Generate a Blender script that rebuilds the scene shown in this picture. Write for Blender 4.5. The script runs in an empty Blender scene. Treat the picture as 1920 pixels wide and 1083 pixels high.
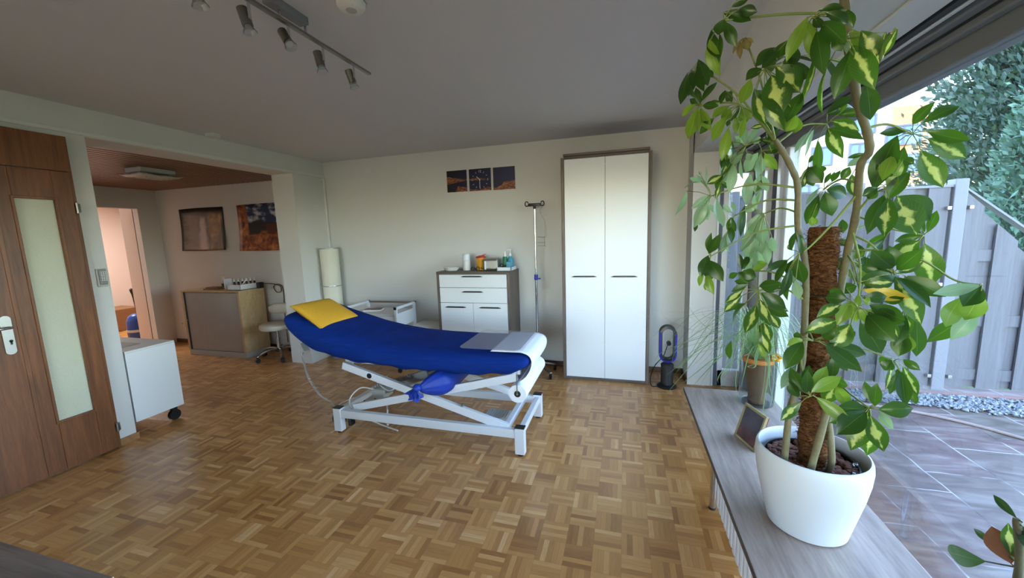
import bpy, bmesh, math, random
from mathutils import Vector, Matrix
C = bpy.context.scene.collection
PI = math.pi
rnd = random.Random(11)
sc = bpy.context.scene
# ---------------- camera ----------------
cam = bpy.data.cameras.new('camera'); camo = bpy.data.objects.new('camera', cam); C.objects.link(camo)
H_, YAW, PITCH, ROLL, FPX = 1.5105, .2829, -.139, -.032, 726.8
F = Vector((-math.sin(YAW)*math.cos(PITCH), math.cos(YAW)*math.cos(PITCH), math.sin(PITCH)))
r0 = Vector((math.cos(YAW), math.sin(YAW), 0)); u0 = r0.cross(F)
Rr = r0*math.cos(ROLL)+u0*math.sin(ROLL); Uu = -r0*math.sin(ROLL)+u0*math.cos(ROLL)
m = Matrix((Rr, Uu, -F)).transposed().to_4x4(); m.translation = Vector((0, 0, H_)); camo.matrix_world = m
cam.sensor_fit = 'HORIZONTAL'; cam.sensor_width = 36; cam.lens = FPX*36/1920; cam.clip_start = .02; cam.clip_end = 300
sc.camera = camo
# ---------------- exposure ----------------
vs = sc.view_settings
vs.view_transform = 'Standard'; vs.look = 'None'; vs.gamma = 1; vs.use_curve_mapping = False
vs.exposure = -0.12
sc.cycles.max_bounces = 10; sc.cycles.diffuse_bounces = 6; sc.cycles.glossy_bounces = 4
sc.cycles.transmission_bounces = 8; sc.cycles.transparent_max_bounces = 16
sc.cycles.sample_clamp_indirect = 6; sc.cycles.caustics_reflective = False; sc.cycles.caustics_refractive = False
# ---------------- sky ----------------
w = bpy.data.worlds.new('sky'); sc.world = w; w.use_nodes = True
nt = w.node_tree; bg = nt.nodes['Background']
sky = nt.nodes.new('ShaderNodeTexSky'); sky.sky_type = 'NISHITA'; sky.sun_disc = False
sky.sun_elevation = math.radians(42); sky.sun_rotation = math.radians(235); sky.air_density = 1.0; sky.dust_density = 0.8; sky.ozone_density = 1.0
nt.links.new(sky.outputs[0], bg.inputs[0]); bg.inputs[1].default_value = SKY_STRENGTH = 3.0
# ---------------- sun: behind the house, the patio lies in the house's shade ----------------
def light(name, kind, loc, energy, color=(1, 1, 1), size=None, size_y=None, direction=None, portal=False):
    l = bpy.data.lights.new(name, kind); o = bpy.data.objects.new(name, l); C.objects.link(o)
    l.energy = energy; l.color = color; o.location = loc
    if kind == 'AREA':
        l.shape = 'RECTANGLE'; l.size = size; l.size_y = size_y or size
        if portal: l.cycles.is_portal = True
    elif kind in ('POINT', 'SPOT') and size: l.shadow_soft_size = size
    elif kind == 'SUN': l.angle = math.radians(1.0)
    if direction: o.rotation_euler = Vector(direction).to_track_quat('-Z', 'Y').to_euler()
    return o
light('sun', 'SUN', (0, 0, 12), 7.0, (1, .95, .86), direction=(.74, .42, -.62))
light('window_portal', 'AREA', (1.3, 2.2, 1.05), 1, size=2.1, size_y=3.2, direction=(-1, 0, 0), portal=True)
light('rear_fill_light', 'AREA', (-.9, -2.6, 1.45), 3, (.93, .97, 1.0), size=3.2, size_y=1.7, direction=(0, 1, -.05))  # fill light added behind the camera to brighten the room
light('next_room_lamp', 'AREA', (-8.4, 3.9, 2.3), 75, (1, .95, .9), size=.6, size_y=.6, direction=(0, 0, -1))
light('alcove_fill_light', 'AREA', (-5.4, .34, 1.5), 7, (1, .9, .84), size=1.2, size_y=1.2, direction=(0, 1, 0))  # fill light added to brighten the alcove

# ---------------- material helpers ----------------
def S(c):  # 0-255 sRGB -> linear
    return tuple(((v/255)/12.92 if v/255 <= .04045 else ((v/255+.055)/1.055)**2.4) for v in c)+(1,)
class NT:
    def __init__(s, name):
        s.m = bpy.data.materials.new(name); s.m.use_nodes = True; s.t = s.m.node_tree; s.b = s.t.nodes['Principled BSDF']
        s.tc = s.t.nodes.new('ShaderNodeTexCoord')
    def L(s, a, b): s.t.links.new(a, b)
    def put(s, sock, v):
        if hasattr(v, 'links') or isinstance(v, bpy.types.NodeSocket): s.L(v, sock)
        else: sock.default_value = v
    def math(s, op, a, b=0.0, clamp=False):
        n = s.t.nodes.new('ShaderNodeMath'); n.operation = op; n.use_clamp = clamp
        s.put(n.inputs[0], a); s.put(n.inputs[1], b); return n.outputs[0]
    def mix(s, f, a, b, blend='MIX'):
        n = s.t.nodes.new('ShaderNodeMix'); n.data_type = 'RGBA'; n.blend_type = blend
        s.put(n.inputs[0], f); s.put(n.inputs[6], a); s.put(n.inputs[7], b); return n.outputs[2]
    def ramp(s, f, stops, interp='LINEAR'):
        n = s.t.nodes.new('ShaderNodeValToRGB'); n.color_ramp.interpolation = interp; e = n.color_ramp.elements
        while len(e) < len(stops): e.new(.5)
        for q, (p, c) in zip(e, stops):
            q.position = p; q.color = c if len(c) == 4 else tuple(c)+(1,)
        s.put(n.inputs[0], f); return n.outputs[0]
    def noise(s, scale=5, detail=3, vec=None, dist=0, rough=.5):
        n = s.t.nodes.new('ShaderNodeTexNoise'); n.inputs['Scale'].default_value = scale; n.inputs['Detail'].default_value = detail
        n.inputs['Distortion'].default_value = dist; n.inputs['Roughness'].default_value = rough
        s.L(vec or s.tc.outputs['Object'], n.inputs['Vector']); return n.outputs[0]
    def mapping(s, vec=None, loc=(0, 0, 0), rot=(0, 0, 0), scale=(1, 1, 1)):
        n = s.t.nodes.new('ShaderNodeMapping'); n.inputs['Location'].default_value = loc; n.inputs['Rotation'].default_value = rot; n.inputs['Scale'].default_value = scale
        s.L(vec or s.tc.outputs['Object'], n.inputs['Vector']); return n.outputs[0]
    def sep(s, vec):
        n = s.t.nodes.new('ShaderNodeSeparateXYZ'); s.L(vec, n.inputs[0]); return n.outputs
    def comb(s, x, y, z):
        n = s.t.nodes.new('ShaderNodeCombineXYZ')
        for i, v in enumerate((x, y, z)): s.put(n.inputs[i], v)
        return n.outputs[0]
    def white(s, vec):
        n = s.t.nodes.new('ShaderNodeTexWhiteNoise'); s.L(vec, n.inputs['Vector']); return n.outputs['Value']
    def step(s, x, a, b):
        n = s.t.nodes.new('ShaderNodeMapRange'); n.interpolation_type = 'SMOOTHSTEP'; s.put(n.inputs[0], x)
        s.put(n.inputs[1], a); s.put(n.inputs[2], b); return n.outputs[0]
    def bump(s, h, strength=.2, dist=.01):
        n = s.t.nodes.new('ShaderNodeBump'); n.inputs['Strength'].default_value = strength; n.inputs['Distance'].default_value = dist
        s.L(h, n.inputs['Height']); s.L(n.outputs[0], s.b.inputs['Normal'])
    def base(s, c): s.put(s.b.inputs['Base Color'], c)
    def set(s, rough=.5, metal=0, spec=None, emit=None):
        s.b.inputs['Roughness'].default_value = rough; s.b.inputs['Metallic'].default_value = metal
        if spec is not None: s.b.inputs['Specular IOR Level'].default_value = spec
        return s.m
def plain(name, rgb, rough=.5, metal=0, var=.06, scale=30, spec=None, bump=0):
    n = NT(name); c = S(rgb); d = tuple(v*(1-var) for v in c[:3])+(1,)
    f = n.noise(scale, 3); n.base(n.mix(f, d, c))
    if bump: n.bump(f, bump, .003)
    return n.set(rough, metal, spec)
M = {}
M['wall'] = plain('wall_paint', (218, 218, 216), .85, var=.03, scale=220, bump=.25, spec=.2)
M['ceiling'] = plain('ceiling_paint', (214, 214, 219), .9, var=.02, scale=90, bump=.1, spec=.1)
M['warm_wall'] = plain('warm_wall_paint', (220, 205, 196), .85, var=.04, scale=150, bump=.2, spec=.2)
M['white'] = plain('white_lacquer', (232, 235, 238), .35, var=.02)
M['white_matte'] = plain('white_plastic', (226, 226, 224), .5, var=.03)
M['powder'] = plain('white_powder_coat', (228, 232, 238), .3, var=.02)
M['frame_white'] = plain('white_window_frame', (226, 230, 236), .35, var=.02)
M['frame_grey'] = plain('grey_shutter_frame', (128, 129, 134), .5, var=.06)
M['black'] = plain('black_plastic', (22, 22, 24), .4, var=.1)
M['dark'] = plain('dark_gasket', (38, 40, 46), .6, var=.1)
M['chrome'] = plain('chrome', (210, 212, 215), .15, 1, var=.03)
M['steel'] = plain('brushed_steel', (150, 146, 138), .32, 1, var=.15, scale=80)
M['alu'] = plain('aluminium', (176, 176, 172), .35, .9, var=.08)
M['grey_plastic'] = plain('grey_plastic', (140, 140, 138), .5, var=.08)
M['light_grey'] = plain('light_grey_plastic', (186, 188, 186), .5, var=.05)
M['cream'] = plain('cream_vinyl', (212, 204, 188), .5, var=.04)
M['paper'] = plain('white_paper', (236, 240, 246), .7, var=.02, scale=60)
M['yellow'] = plain('mustard_cotton', (226, 170, 42), .9, var=.14, scale=60, bump=.3)
M['blue_plastic'] = plain('blue_plastic', (30, 34, 150), .35, var=.1)
M['blue_chair'] = plain('blue_chair_shell', (32, 68, 150), .35, var=.1)
M['red'] = plain('red_plastic', (190, 50, 28), .4, var=.1)
M['amber'] = plain('yellow_plastic', (232, 164, 22), .4, var=.08)
M['green_label'] = plain('green_label', (38, 130, 84), .4, var=.3, scale=120)
M['teal_liquid'] = plain('blue_bottle', (70, 150, 178), .25, var=.1)
M['brown_card'] = plain('brown_card', (140, 100, 66), .7, var=.2, scale=20)
M['rubber'] = plain('black_rubber', (18, 18, 19), .6, var=.1)
M['amber_glass'] = plain('brown_glass', (44, 30, 20), .2, var=.1)
M['lamp_paper'] = plain('lamp_paper', (226, 224, 208), .8, var=.04, scale=40)
M['dark_red'] = plain('dark_red_back', (120, 24, 44), .4, var=.1)
M['gold'] = plain('champagne_frame', (190, 176, 128), .3, .7, var=.05)
M['orange_brown'] = plain('terracotta_rim', (186, 118, 50), .7, var=.25, scale=40)

def glass(name, tint=(1, 1, 1), rough=0.0, refl=.09):
    n = NT(name); t = n.t; t.nodes.remove(n.b); out = t.nodes['Material Output']
    a = t.nodes.new('ShaderNodeBsdfTransparent'); a.inputs[0].default_value = tuple(tint)+(1,)
    g = t.nodes.new('ShaderNodeBsdfGlossy'); g.inputs['Roughness'].default_value = rough
    lw = t.nodes.new('ShaderNodeLayerWeight'); lw.inputs[0].default_value = .12
    x = t.nodes.new('ShaderNodeMixShader'); f = n.math('MULTIPLY_ADD', lw.outputs['Fresnel'], .8); 
    nz = n.noise(2.0, 1); f = n.math('ADD', n.math('MULTIPLY', lw.outputs['Fresnel'], .5), n.math('MULTIPLY', nz, refl*.4))
    n.L(f, x.inputs[0]); n.L(a.outputs[0], x.inputs[1]); n.L(g.outputs[0], x.inputs[2]); n.L(x.outputs[0], out.inputs[0])
    return n.m
M['glass'] = glass('window_glass', (.97, .985, .98))
M['clear'] = glass('clear_glass', (.9, .93, .93), refl=.2)
n = NT('film_painted_haze'); n.base(S((176, 176, 190))); n.set(.22); tp = n.t.nodes.new('ShaderNodeBsdfTransparent'); mx = n.t.nodes.new('ShaderNodeMixShader'); mx.inputs[0].default_value = .3  # grey mixed in paints the film's pale reflection as haze
n.L(tp.outputs[0], mx.inputs[1]); n.L(n.b.outputs[0], mx.inputs[2]); n.L(mx.outputs[0], n.t.nodes['Material Output'].inputs[0]); M['film'] = n.m
M['frost'] = plain('lamp_glass', (196, 200, 198), .25, var=.1)

def wood(name, dark, light, scale=(1, 12, 12), rough=.45, fine=60, axis_rot=(0, 0, 0), bump=.05):
    n = NT(name); v = n.mapping(rot=axis_rot, scale=scale)
    a = n.noise(2.2, 5, v, dist=.9); b = n.noise(fine, 2, n.mapping(rot=axis_rot, scale=(scale[0]*.25, scale[1]*.4, scale[2]*.4)))
    f = n.math('ADD', n.math('MULTIPLY', a, .75), n.math('MULTIPLY', b, .3))
    n.base(n.ramp(f, [(.32, S(dark)), (.72, S(light))])); n.bump(f, bump, .002); return n.set(rough)
M['door_wood'] = wood('brown_door_veneer', (86, 49, 23), (136, 83, 44), (9, 9, .7), .38, 40)
M['oak_grey_z'] = wood('grey_oak_upright', (80, 68, 60), (120, 105, 95), (14, 14, .9), .5, 50)
M['oak_grey_x'] = wood('grey_oak_across', (72, 62, 56), (108, 96, 88), (.9, 14, 14), .5, 50)
M['bench_wood'] = wood('grey_oak_bench', (132, 114, 104), (186, 168, 156), (7, .5, 7), .3, 55)
M['table_wood'] = wood('grey_brown_table', (92, 80, 76), (138, 124, 118), (.8, 11, 11), .4, 40)
M['maple'] = wood('light_maple', (186, 156, 112), (214, 186, 142), (.8, 8, 3), .5, 30)
M['base_wood'] = wood('baseboard_wood', (132, 92, 54), (166, 122, 78), (3, 3, 3), .4, 30)

# mosaic parquet: square blocks of five strips, direction alternating
n = NT('parquet'); px = n.sep(n.tc.outputs['Object']); s_ = .1315
U = n.math('DIVIDE', px[0], s_); V_ = n.math('DIVIDE', px[1], s_)
cu = n.math('FLOOR', U); cv = n.math('FLOOR', V_); par = n.math('MODULO', n.math('ABSOLUTE', n.math('ADD', cu, cv)), 2.0)
fu = n.math('SUBTRACT', U, cu); fv = n.math('SUBTRACT', V_, cv)
st = n.math('MULTIPLY', n.math('ADD', n.math('MULTIPLY', fu, par), n.math('MULTIPLY', fv, n.math('SUBTRACT', 1.0, par))), 5.0)
al = n.math('ADD', n.math('MULTIPLY', fv, par), n.math('MULTIPLY', fu, n.math('SUBTRACT', 1.0, par)))
sid = n.math('FLOOR', st); fs = n.math('SUBTRACT', st, sid)
r1 = n.white(n.comb(cu, cv, sid)); r2 = n.white(n.comb(cv, sid, cu)); rb = n.white(n.comb(cu, cv, 7.3))
grain = n.noise(6, 4, n.comb(n.math('ADD', n.math('MULTIPLY', al, .35), n.math('MULTIPLY', r2, 40)), n.math('MULTIPLY', st, .9), n.math('MULTIPLY', rb, 9)))
tone = n.math('ADD', n.math('ADD', n.math('MULTIPLY', r1, .5), n.math('MULTIPLY', rb, .22)), n.math('MULTIPLY', grain, .34))
col = n.ramp(tone, [(.15, S((152, 98, 48))), (.5, S((194, 138, 76))), (.75, S((212, 158, 96))), (1.0, S((244, 206, 150)))])
ed = n.math('MINIMUM', n.math('MINIMUM', fs, n.math('SUBTRACT', 1.0, fs)), n.math('MULTIPLY', n.math('MINIMUM', al, n.math('SUBTRACT', 1.0, al)), 5.0))
gap = n.step(ed, -.01, .035)
n.base(n.mix(gap, S((136, 94, 50)), col)); n.bump(gap, .15, .002)
n.put(n.b.inputs['Roughness'], n.math('ADD', .27, n.math('MULTIPLY', grain, .14))); n.b.inputs['Specular IOR Level'].default_value = .75; n.b.inputs['Coat Weight'].default_value = .35; n.b.inputs['Coat Roughness'].default_value = .22
M['parquet'] = n.m
# dark slatted wood ceiling, boards along y
n = NT('slat_ceiling'); px = n.sep(n.tc.outputs['Object']); q = n.math('DIVIDE', px[0], .085); f = n.math('SUBTRACT', q, n.math('FLOOR', q))
g1 = n.step(f, 2.0, 3.0); tone = n.noise(3, 4, n.mapping(scale=(9, .8, 1)))
n.base(n.mix(g1, n.ramp(tone, [(.3, S((104, 66, 42))), (.7, S((142, 94, 62)))]), S((24, 14, 10)))); n.bump(n.math('SUBTRACT', 1.0, g1), .4, .01); M['slats'] = n.set(.35)
# patio of irregular slate
n = NT('slate'); wob = n.noise(3, 3); v0 = n.sep(n.tc.outputs['Object']); wv = n.math('MULTIPLY', n.math('SUBTRACT', wob, .5), .05)
v = n.comb(n.math('ADD', v0[1], wv), n.math('ADD', v0[0], wv), 0.0); br = n.t.nodes.new('ShaderNodeTexBrick'); n.L(v, br.inputs['Vector'])
br.inputs['Scale'].default_value = 1; br.inputs['Brick Width'].default_value = .58; br.inputs['Row Height'].default_value = .37; br.inputs['Mortar Size'].default_value = .006; br.inputs['Mortar Smooth'].default_value = .6
br.inputs['Color1'].default_value = S((110, 84, 86)); br.inputs['Color2'].default_value = S((104, 102, 92)); br.offset = .37
a = n.noise(3.2, 7, n.mapping(rot=(0, 0, .3), scale=(1, 3.0, 1)), dist=1.2)
c1 = n.ramp(a, [(.3, S((58, 42, 40))), (.5, S((108, 90, 86))), (.68, S((148, 138, 132)))])
n.base(n.mix(n.math('MULTIPLY', br.outputs['Fac'], n.step(n.noise(5, 2), .35, .6)), n.mix(.5, c1, br.outputs['Color']), S((178, 174, 174)))); n.bump(a, .35, .012)
M['slate'] = n.set(.6)
M['lawn'] = plain('lawn', (92, 110, 62), .9, var=.5, scale=14)
M['pebble'] = plain('grey_gravel', (150, 156, 164), .8, var=.5, scale=22)
M['kerb'] = plain('reddish_edging', (150, 118, 112), .8, var=.2, scale=20)
M['fence'] = wood('grey_composite_board', (84, 84, 90), (104, 104, 111), (18, 18, .8), .6, 60)
M['fence_post'] = plain('grey_fence_post', (120, 122, 131), .55, var=.08, scale=8)
M['hose'] = plain('garden_hose', (156, 140, 136), .5, var=.1)
M['facade'] = plain('white_facade', (214, 210, 208), .85, var=.04, scale=2)
M['facade_orange'] = plain('orange_panel', (214, 138, 100), .85, var=.04, scale=2)
M['attic'] = plain('grey_attic_band', (150, 154, 170), .7, var=.08, scale=2)
M['blue_pane'] = plain('blue_building_pane', (96, 132, 180), .1, var=.3, scale=.6)  # flat blue with random tone for the building's panes
M['win_frame'] = plain('grey_window_frame', (92, 98, 116), .5, var=.1)
# blue fitted sheet: stretch jersey with soft creases
n = NT('blue_jersey'); a = n.noise(5, 4, n.mapping(scale=(1.0, 1, 9)), dist=.7); b2 = n.noise(420, 1)
n.base(n.mix(a, S((8, 32, 98)), S((14, 52, 140)))); n.bump(n.math('ADD', n.math('MULTIPLY', a, 1.0), n.math('MULTIPLY', b2, .08)), .35, .012)
M['blue'] = n.set(.85, spec=.12)
M['shiny_blue'] = plain('blue_satin', (20, 62, 176), .5, var=.4, scale=9, bump=.4)
# tambour front: fine upright ribs
n = NT('tambour_slats'); px = n.sep(n.tc.outputs['Object']); q = n.math('DIVIDE', px[0], .019); f = n.math('SUBTRACT', q, n.math('FLOOR', q))
g1 = n.step(n.math('ABSOLUTE', n.math('SUBTRACT', f, .5)), .36, .5)
n.base(n.mix(g1, n.mix(n.noise(3, 2, n.mapping(scale=(30, 1, .6))), S((172, 168, 164)), S((188, 184, 178))), S((140, 136, 132)))); n.bump(n.math('SUBTRACT', 1.0, g1), .5, .004); M['tambour'] = n.set(.45)
# coir of the moss pole
n = NT('coir'); a = n.noise(26, 8, n.mapping(scale=(1, 1, 2.2)), dist=2.4, rough=.7); n.base(n.ramp(a, [(.34, S((54, 32, 18))), (.5, S((118, 76, 44))), (.66, S((172, 122, 78)))])); n.bump(a, 1.0, .02); M['coir'] = n.set(.95, spec=.1)
M['clay'] = plain('clay_pellet', (130, 84, 66), .85, var=.5, scale=18, bump=.3)
M['bark'] = plain('grey_green_bark', (122, 114, 80), .7, var=.4, scale=60, bump=.4)
M['green_stem'] = plain('green_stalk', (128, 142, 70), .55, var=.25, scale=30)
M['pot'] = plain('white_planter', (206, 209, 212), .5, var=.02, scale=60)
M['soil'] = plain('dark_soil', (44, 34, 28), .95, var=.5, scale=60)

def leafmat(name, dark, light, centre, amount, under, trans=.42, rough=.3):
    n = NT(name); uv = n.sep(n.tc.outputs['UV'])
    d = n.math('ABSOLUTE', n.math('SUBTRACT', uv[1], .5))                 # distance from the midrib
    nz = n.noise(38, 3); big = n.noise(7, 2)
    mask = n.step(n.math('ADD', n.math('ADD', d, n.math('MULTIPLY', n.math('SUBTRACT', nz, .5), .7)), n.math('MULTIPLY', n.math('ABSOLUTE', n.math('SUBTRACT', uv[0], .5)), .35)), amount, amount-.14)
    rib = n.step(d, .02, .0)
    veins = n.step(n.math('ABSOLUTE', n.math('SINE', n.math('ADD', n.math('MULTIPLY', uv[0], 34), n.math('MULTIPLY', d, 26)))), .12, .0)
    g = n.mix(big, S(dark), S(light)); g = n.mix(n.math('MULTIPLY', veins, .25), g, S(centre))
    c = n.mix(mask, g, S(centre)) if amount > 0 else g
    c = n.mix(n.math('MULTIPLY', rib, .6), c, S(centre))
    geo = n.t.nodes.new('ShaderNodeNewGeometry'); c2 = n.mix(n.math('MULTIPLY', geo.outputs['Backfacing'], .35), c, S(under))
    n.base(c2); n.set(rough); out = n.t.nodes['Material Output']
    tr = n.t.nodes.new('ShaderNodeBsdfTranslucent'); n.L(n.mix(.35, c2, S((190, 220, 40)), 'MULTIPLY') if False else n.mix(.18, c2, S((150, 200, 20))), tr.inputs[0])
    mx = n.t.nodes.new('ShaderNodeMixShader'); mx.inputs[0].default_value = trans
    n.L(n.b.outputs[0], mx.inputs[1]); n.L(tr.outputs[0], mx.inputs[2]); n.L(mx.outputs[0], out.inputs[0]); return n.m
M['leaf_g'] = leafmat('leaf_green', (24, 54, 20), (48, 86, 28), (120, 150, 70), -1, (104, 134, 76))
M['leaf_v'] = leafmat('leaf_variegated', (36, 72, 24), (60, 102, 32), (192, 200, 112), .25, (120, 150, 80))
M['leaf_y'] = leafmat('leaf_young', (92, 128, 38), (128, 156, 52), (190, 196, 90), -1, (160, 180, 100))
M['leaf_p'] = leafmat('leaf_pale_glare', (118, 150, 118), (150, 178, 140), (190, 204, 160), -1, (150, 178, 150))  # pale green, painting in the light reflected off glossy leaves
M['leaf_b'] = leafmat('leaf_withered', (110, 96, 56), (150, 132, 80), (160, 140, 90), -1, (140, 120, 80), .3, .7)
M['leaf_o'] = leafmat('leaf_yellowed', (214, 178, 52), (232, 196, 70), (240, 210, 110), -1, (226, 196, 90))
M['leaf_dark'] = leafmat('leaf_leathery', (26, 46, 36), (44, 70, 50), (96, 120, 90), -1, (70, 92, 76), .2, .25)
M['blade'] = leafmat('grass_blade', (98, 132, 84), (150, 176, 122), (180, 196, 150), -1, (140, 166, 120), .35, .4)
M['needle'] = leafmat('conifer_spray', (16, 36, 38), (52, 82, 80), (80, 110, 110), -1, (50, 80, 80), .2, .7)
M['needle_light'] = leafmat('conifer_spray_light', (36, 66, 62), (84, 122, 112), (100, 136, 126), -1, (76, 112, 104), .2, .7)
# ---------------- geometry helpers ----------------
def wloc(o):
    v = Vector((0, 0, 0))
    while o is not None: v += o.location; o = o.parent
    return v
def tag(o, label=None, cat=None, group=None, kind=None):
    if label: o['label'] = label
    if cat: o['category'] = cat
    if group: o['group'] = group
    if kind: o['kind'] = kind
    return o
def thing(name, label, cat, loc, group=None):
    o = bpy.data.objects.new(name, None); C.objects.link(o); o.location = loc; o.empty_display_size = .05
    return tag(o, label, cat, group)
class MB:
    """collects shapes in world coordinates, links them as ONE mesh object"""
    def __init__(s): s.v = []; s.f = []; s.sm = []; s.mi = []; s.uv = {}
    def add(s, vs, fs, smooth=False, mi=0, mat=None):
        k = len(s.v)
        s.v += [tuple(mat @ Vector(q)) if mat else tuple(q) for q in vs]
        for f in fs: s.f.append([i+k for i in f]); s.sm.append(smooth); s.mi.append(mi)
        return s
    def box(s, a, b, bev=0, mi=0, mat=None):
        a, b = [min(p, q) for p, q in zip(a, b)], [max(p, q) for p, q in zip(a, b)]
        bm = bmesh.new(); bmesh.ops.create_cube(bm, size=1)
        for v in bm.verts: v.co = Vector([(a[i]+b[i])/2+v.co[i]*(b[i]-a[i]) for i in range(3)])
        if bev: bmesh.ops.bevel(bm, geom=bm.edges[:], offset=min(bev, .45*min(b[i]-a[i] for i in range(3))), segments=2, affect='EDGES', profile=.5)
        s.bm(bm, False, mi, mat); return s
    def bm(s, bm, smooth=False, mi=0, mat=None):
        bm.verts.index_update()
        s.add([v.co.copy() for v in bm.verts], [[v.index for v in f.verts] for f in bm.faces], smooth, mi, mat); bm.free(); return s
    def ring(s, c, r, x, y, n): return [c+x*(r*math.cos(2*PI*i/n))+y*(r*math.sin(2*PI*i/n)) for i in range(n)]
    def tube(s, pts, r, n=8, cap=True, mi=0):
        pts = [Vector(p) for p in pts]; rs = r if isinstance(r, (list, tuple)) else [r]*len(pts); vs = []; x = None
        for i, p in enumerate(pts):
            d = (pts[min(i+1, len(pts)-1)]-pts[max(i-1, 0)]).normalized()
            if x is None: x = d.orthogonal().normalized()
            x = (x-d*x.dot(d)).normalized(); y = d.cross(x); vs += s.ring(p, rs[i], x, y, n)
        fs = [[i*n+j, i*n+(j+1) % n, (i+1)*n+(j+1) % n, (i+1)*n+j] for i in range(len(pts)-1) for j in range(n)]
        if cap: fs += [list(range(n))[::-1], [(len(pts)-1)*n+j for j in range(n)]]
        return s.add(vs, fs, True, mi)
    def cyl(s, a, b, r, r2=None, n=20, mi=0): return s.tube([a, b], [r, r if r2 is None else r2], n, True, mi)
    def lathe(s, prof, c=(0, 0, 0), n=32, mi=0, mat=None, sx=1, sy=1):
        vs = []; c = Vector(c)
        for r, z in prof: vs += [c+Vector((r*sx*math.cos(2*PI*i/n), r*sy*math.sin(2*PI*i/n), z)) for i in range(n)]
        fs = [[i*n+j, i*n+(j+1) % n, (i+1)*n+(j+1) % n, (i+1)*n+j] for i in range(len(prof)-1) for j in range(n)]
        if prof[0][0] > 1e-6: fs.append(list(range(n))[::-1])
        if prof[-1][0] > 1e-6: fs.append([(len(prof)-1)*n+j for j in range(n)])
        return s.add(vs, fs, True, mi, mat)
    def beam(s, a, b, w, h, up=(0, 0, 1), bev=.003, mi=0):
        a, b = Vector(a), Vector(b); d = (b-a); L = d.length; d.normalize(); x = d.cross(Vector(up)).normalized(); y = x.cross(d)
        m = Matrix((d, x, y)).transposed().to_4x4(); m.translation = (a+b)/2
        return s.box((-L/2, -w/2, -h/2), (L/2, w/2, h/2), bev, mi, m)
    def prism(s, poly, z0, z1, axis='z', mi=0):
        def P(p, q): return {'z': (p[0], p[1], q), 'y': (p[0], q, p[1]), 'x': (q, p[0], p[1])}[axis]
        n = len(poly); vs = [P(p, z0) for p in poly]+[P(p, z1) for p in poly]
        return s.add(vs, [list(range(n))[::-1], list(range(n, 2*n))]+[[i, (i+1) % n, n+(i+1) % n, n+i] for i in range(n)], False, mi)
    def ball(s, c, r, n=12, sx=1, sy=1, sz=1, mi=0):
        prof = [(math.sin(PI*i/(n//2))*r, -math.cos(PI*i/(n//2))*r*sz) for i in range(n//2+1)]
        prof[0] = (0, -r*sz); prof[-1] = (0, r*sz)
        return s.lathe([(max(a, 1e-5), b) for a, b in prof], c, n, mi, None, sx, sy)
    def build(s, name, mat, parent=None, label=None, cat=None, group=None, kind=None, subsurf=0, origin=None, bevel=0):
        if parent is not None: o0 = wloc(parent)
        elif origin is not None: o0 = Vector(origin)
        else:
            lo = [min(v[i] for v in s.v) for i in range(3)]; hi = [max(v[i] for v in s.v) for i in range(3)]
            o0 = Vector(((lo[0]+hi[0])/2, (lo[1]+hi[1])/2, lo[2]))
        me = bpy.data.meshes.new(name); me.from_pydata([(v[0]-o0[0], v[1]-o0[1], v[2]-o0[2]) for v in s.v], [], s.f)
        me.polygons.foreach_set('use_smooth', s.sm); me.polygons.foreach_set('material_index', s.mi)
        if s.uv:
            l = me.uv_layers.new(name='UVMap')
            for lp in me.loops: l.data[lp.index].uv = s.uv.get(lp.vertex_index, (0, 0))
        for q in (mat if isinstance(mat, (list, tuple)) else [mat]): me.materials.append(M[q] if isinstance(q, str) else q)
        bm = bmesh.new(); bm.from_mesh(me)
        if not s.uv: bmesh.ops.recalc_face_normals(bm, faces=bm.faces[:])
        bm.to_mesh(me); bm.free()
        o = bpy.data.objects.new(name, me); C.objects.link(o)
        if parent is not None: o.parent = parent
        else: o.location = o0
        if subsurf:
            md = o.modifiers.new('smooth', 'SUBSURF'); md.levels = subsurf; md.render_levels = subsurf
        if any(s.sm) and not s.uv and not subsurf:
            try: me.set_sharp_from_angle(angle=math.radians(42))
            except Exception: pass
        return tag(o, label, cat, group, kind)
def struct(name, mb, mat, parent=None, origin=(0, 0, 0)):
    return mb.build(name, mat, parent, kind=None if parent else 'structure', origin=None if parent else origin)
def bez(pts, n=8):
    """Catmull-Rom through the points"""
    P = [Vector(p) for p in pts]; out = []
    for i in range(len(P)-1):
        p0, p1, p2, p3 = P[max(i-1, 0)], P[i], P[i+1], P[min(i+2, len(P)-1)]
        for k in range(n):
            t = k/n; out.append(.5*((2*p1)+(p2-p0)*t+(2*p0-5*p1+4*p2-p3)*t*t+(3*p1-p0-3*p2+p3)*t*t*t))
    out.append(P[-1]); return out
def copy_tree(o, delta, label=None, group=None, rz=None):
    c = o.copy(); C.objects.link(c); c.location = o.location+Vector(delta)
    if rz is not None: c.rotation_euler.z = rz
    if label: c['label'] = label
    if group: c['group'] = group
    for ch in list(o.children):
        d = ch.copy(); C.objects.link(d); d.parent = c
        for g in list(ch.children):
            e = g.copy(); C.objects.link(e); e.parent = d
    return c
def text_mesh(txt, size, depth=.001):
    cu = bpy.data.curves.new('t', 'FONT'); cu.body = txt; cu.size = size; cu.extrude = depth; cu.align_x = 'CENTER'; cu.align_y = 'CENTER'
    o = bpy.data.objects.new('t', cu); C.objects.link(o); dg = bpy.context.evaluated_depsgraph_get(); dg.update()
    me = bpy.data.meshes.new_from_object(o.evaluated_get(dg)); vs = [v.co.copy() for v in me.vertices]; fs = [list(p.vertices) for p in me.polygons]
    bpy.data.objects.remove(o); bpy.data.curves.remove(cu); bpy.data.meshes.remove(me); return vs, fs
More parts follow.
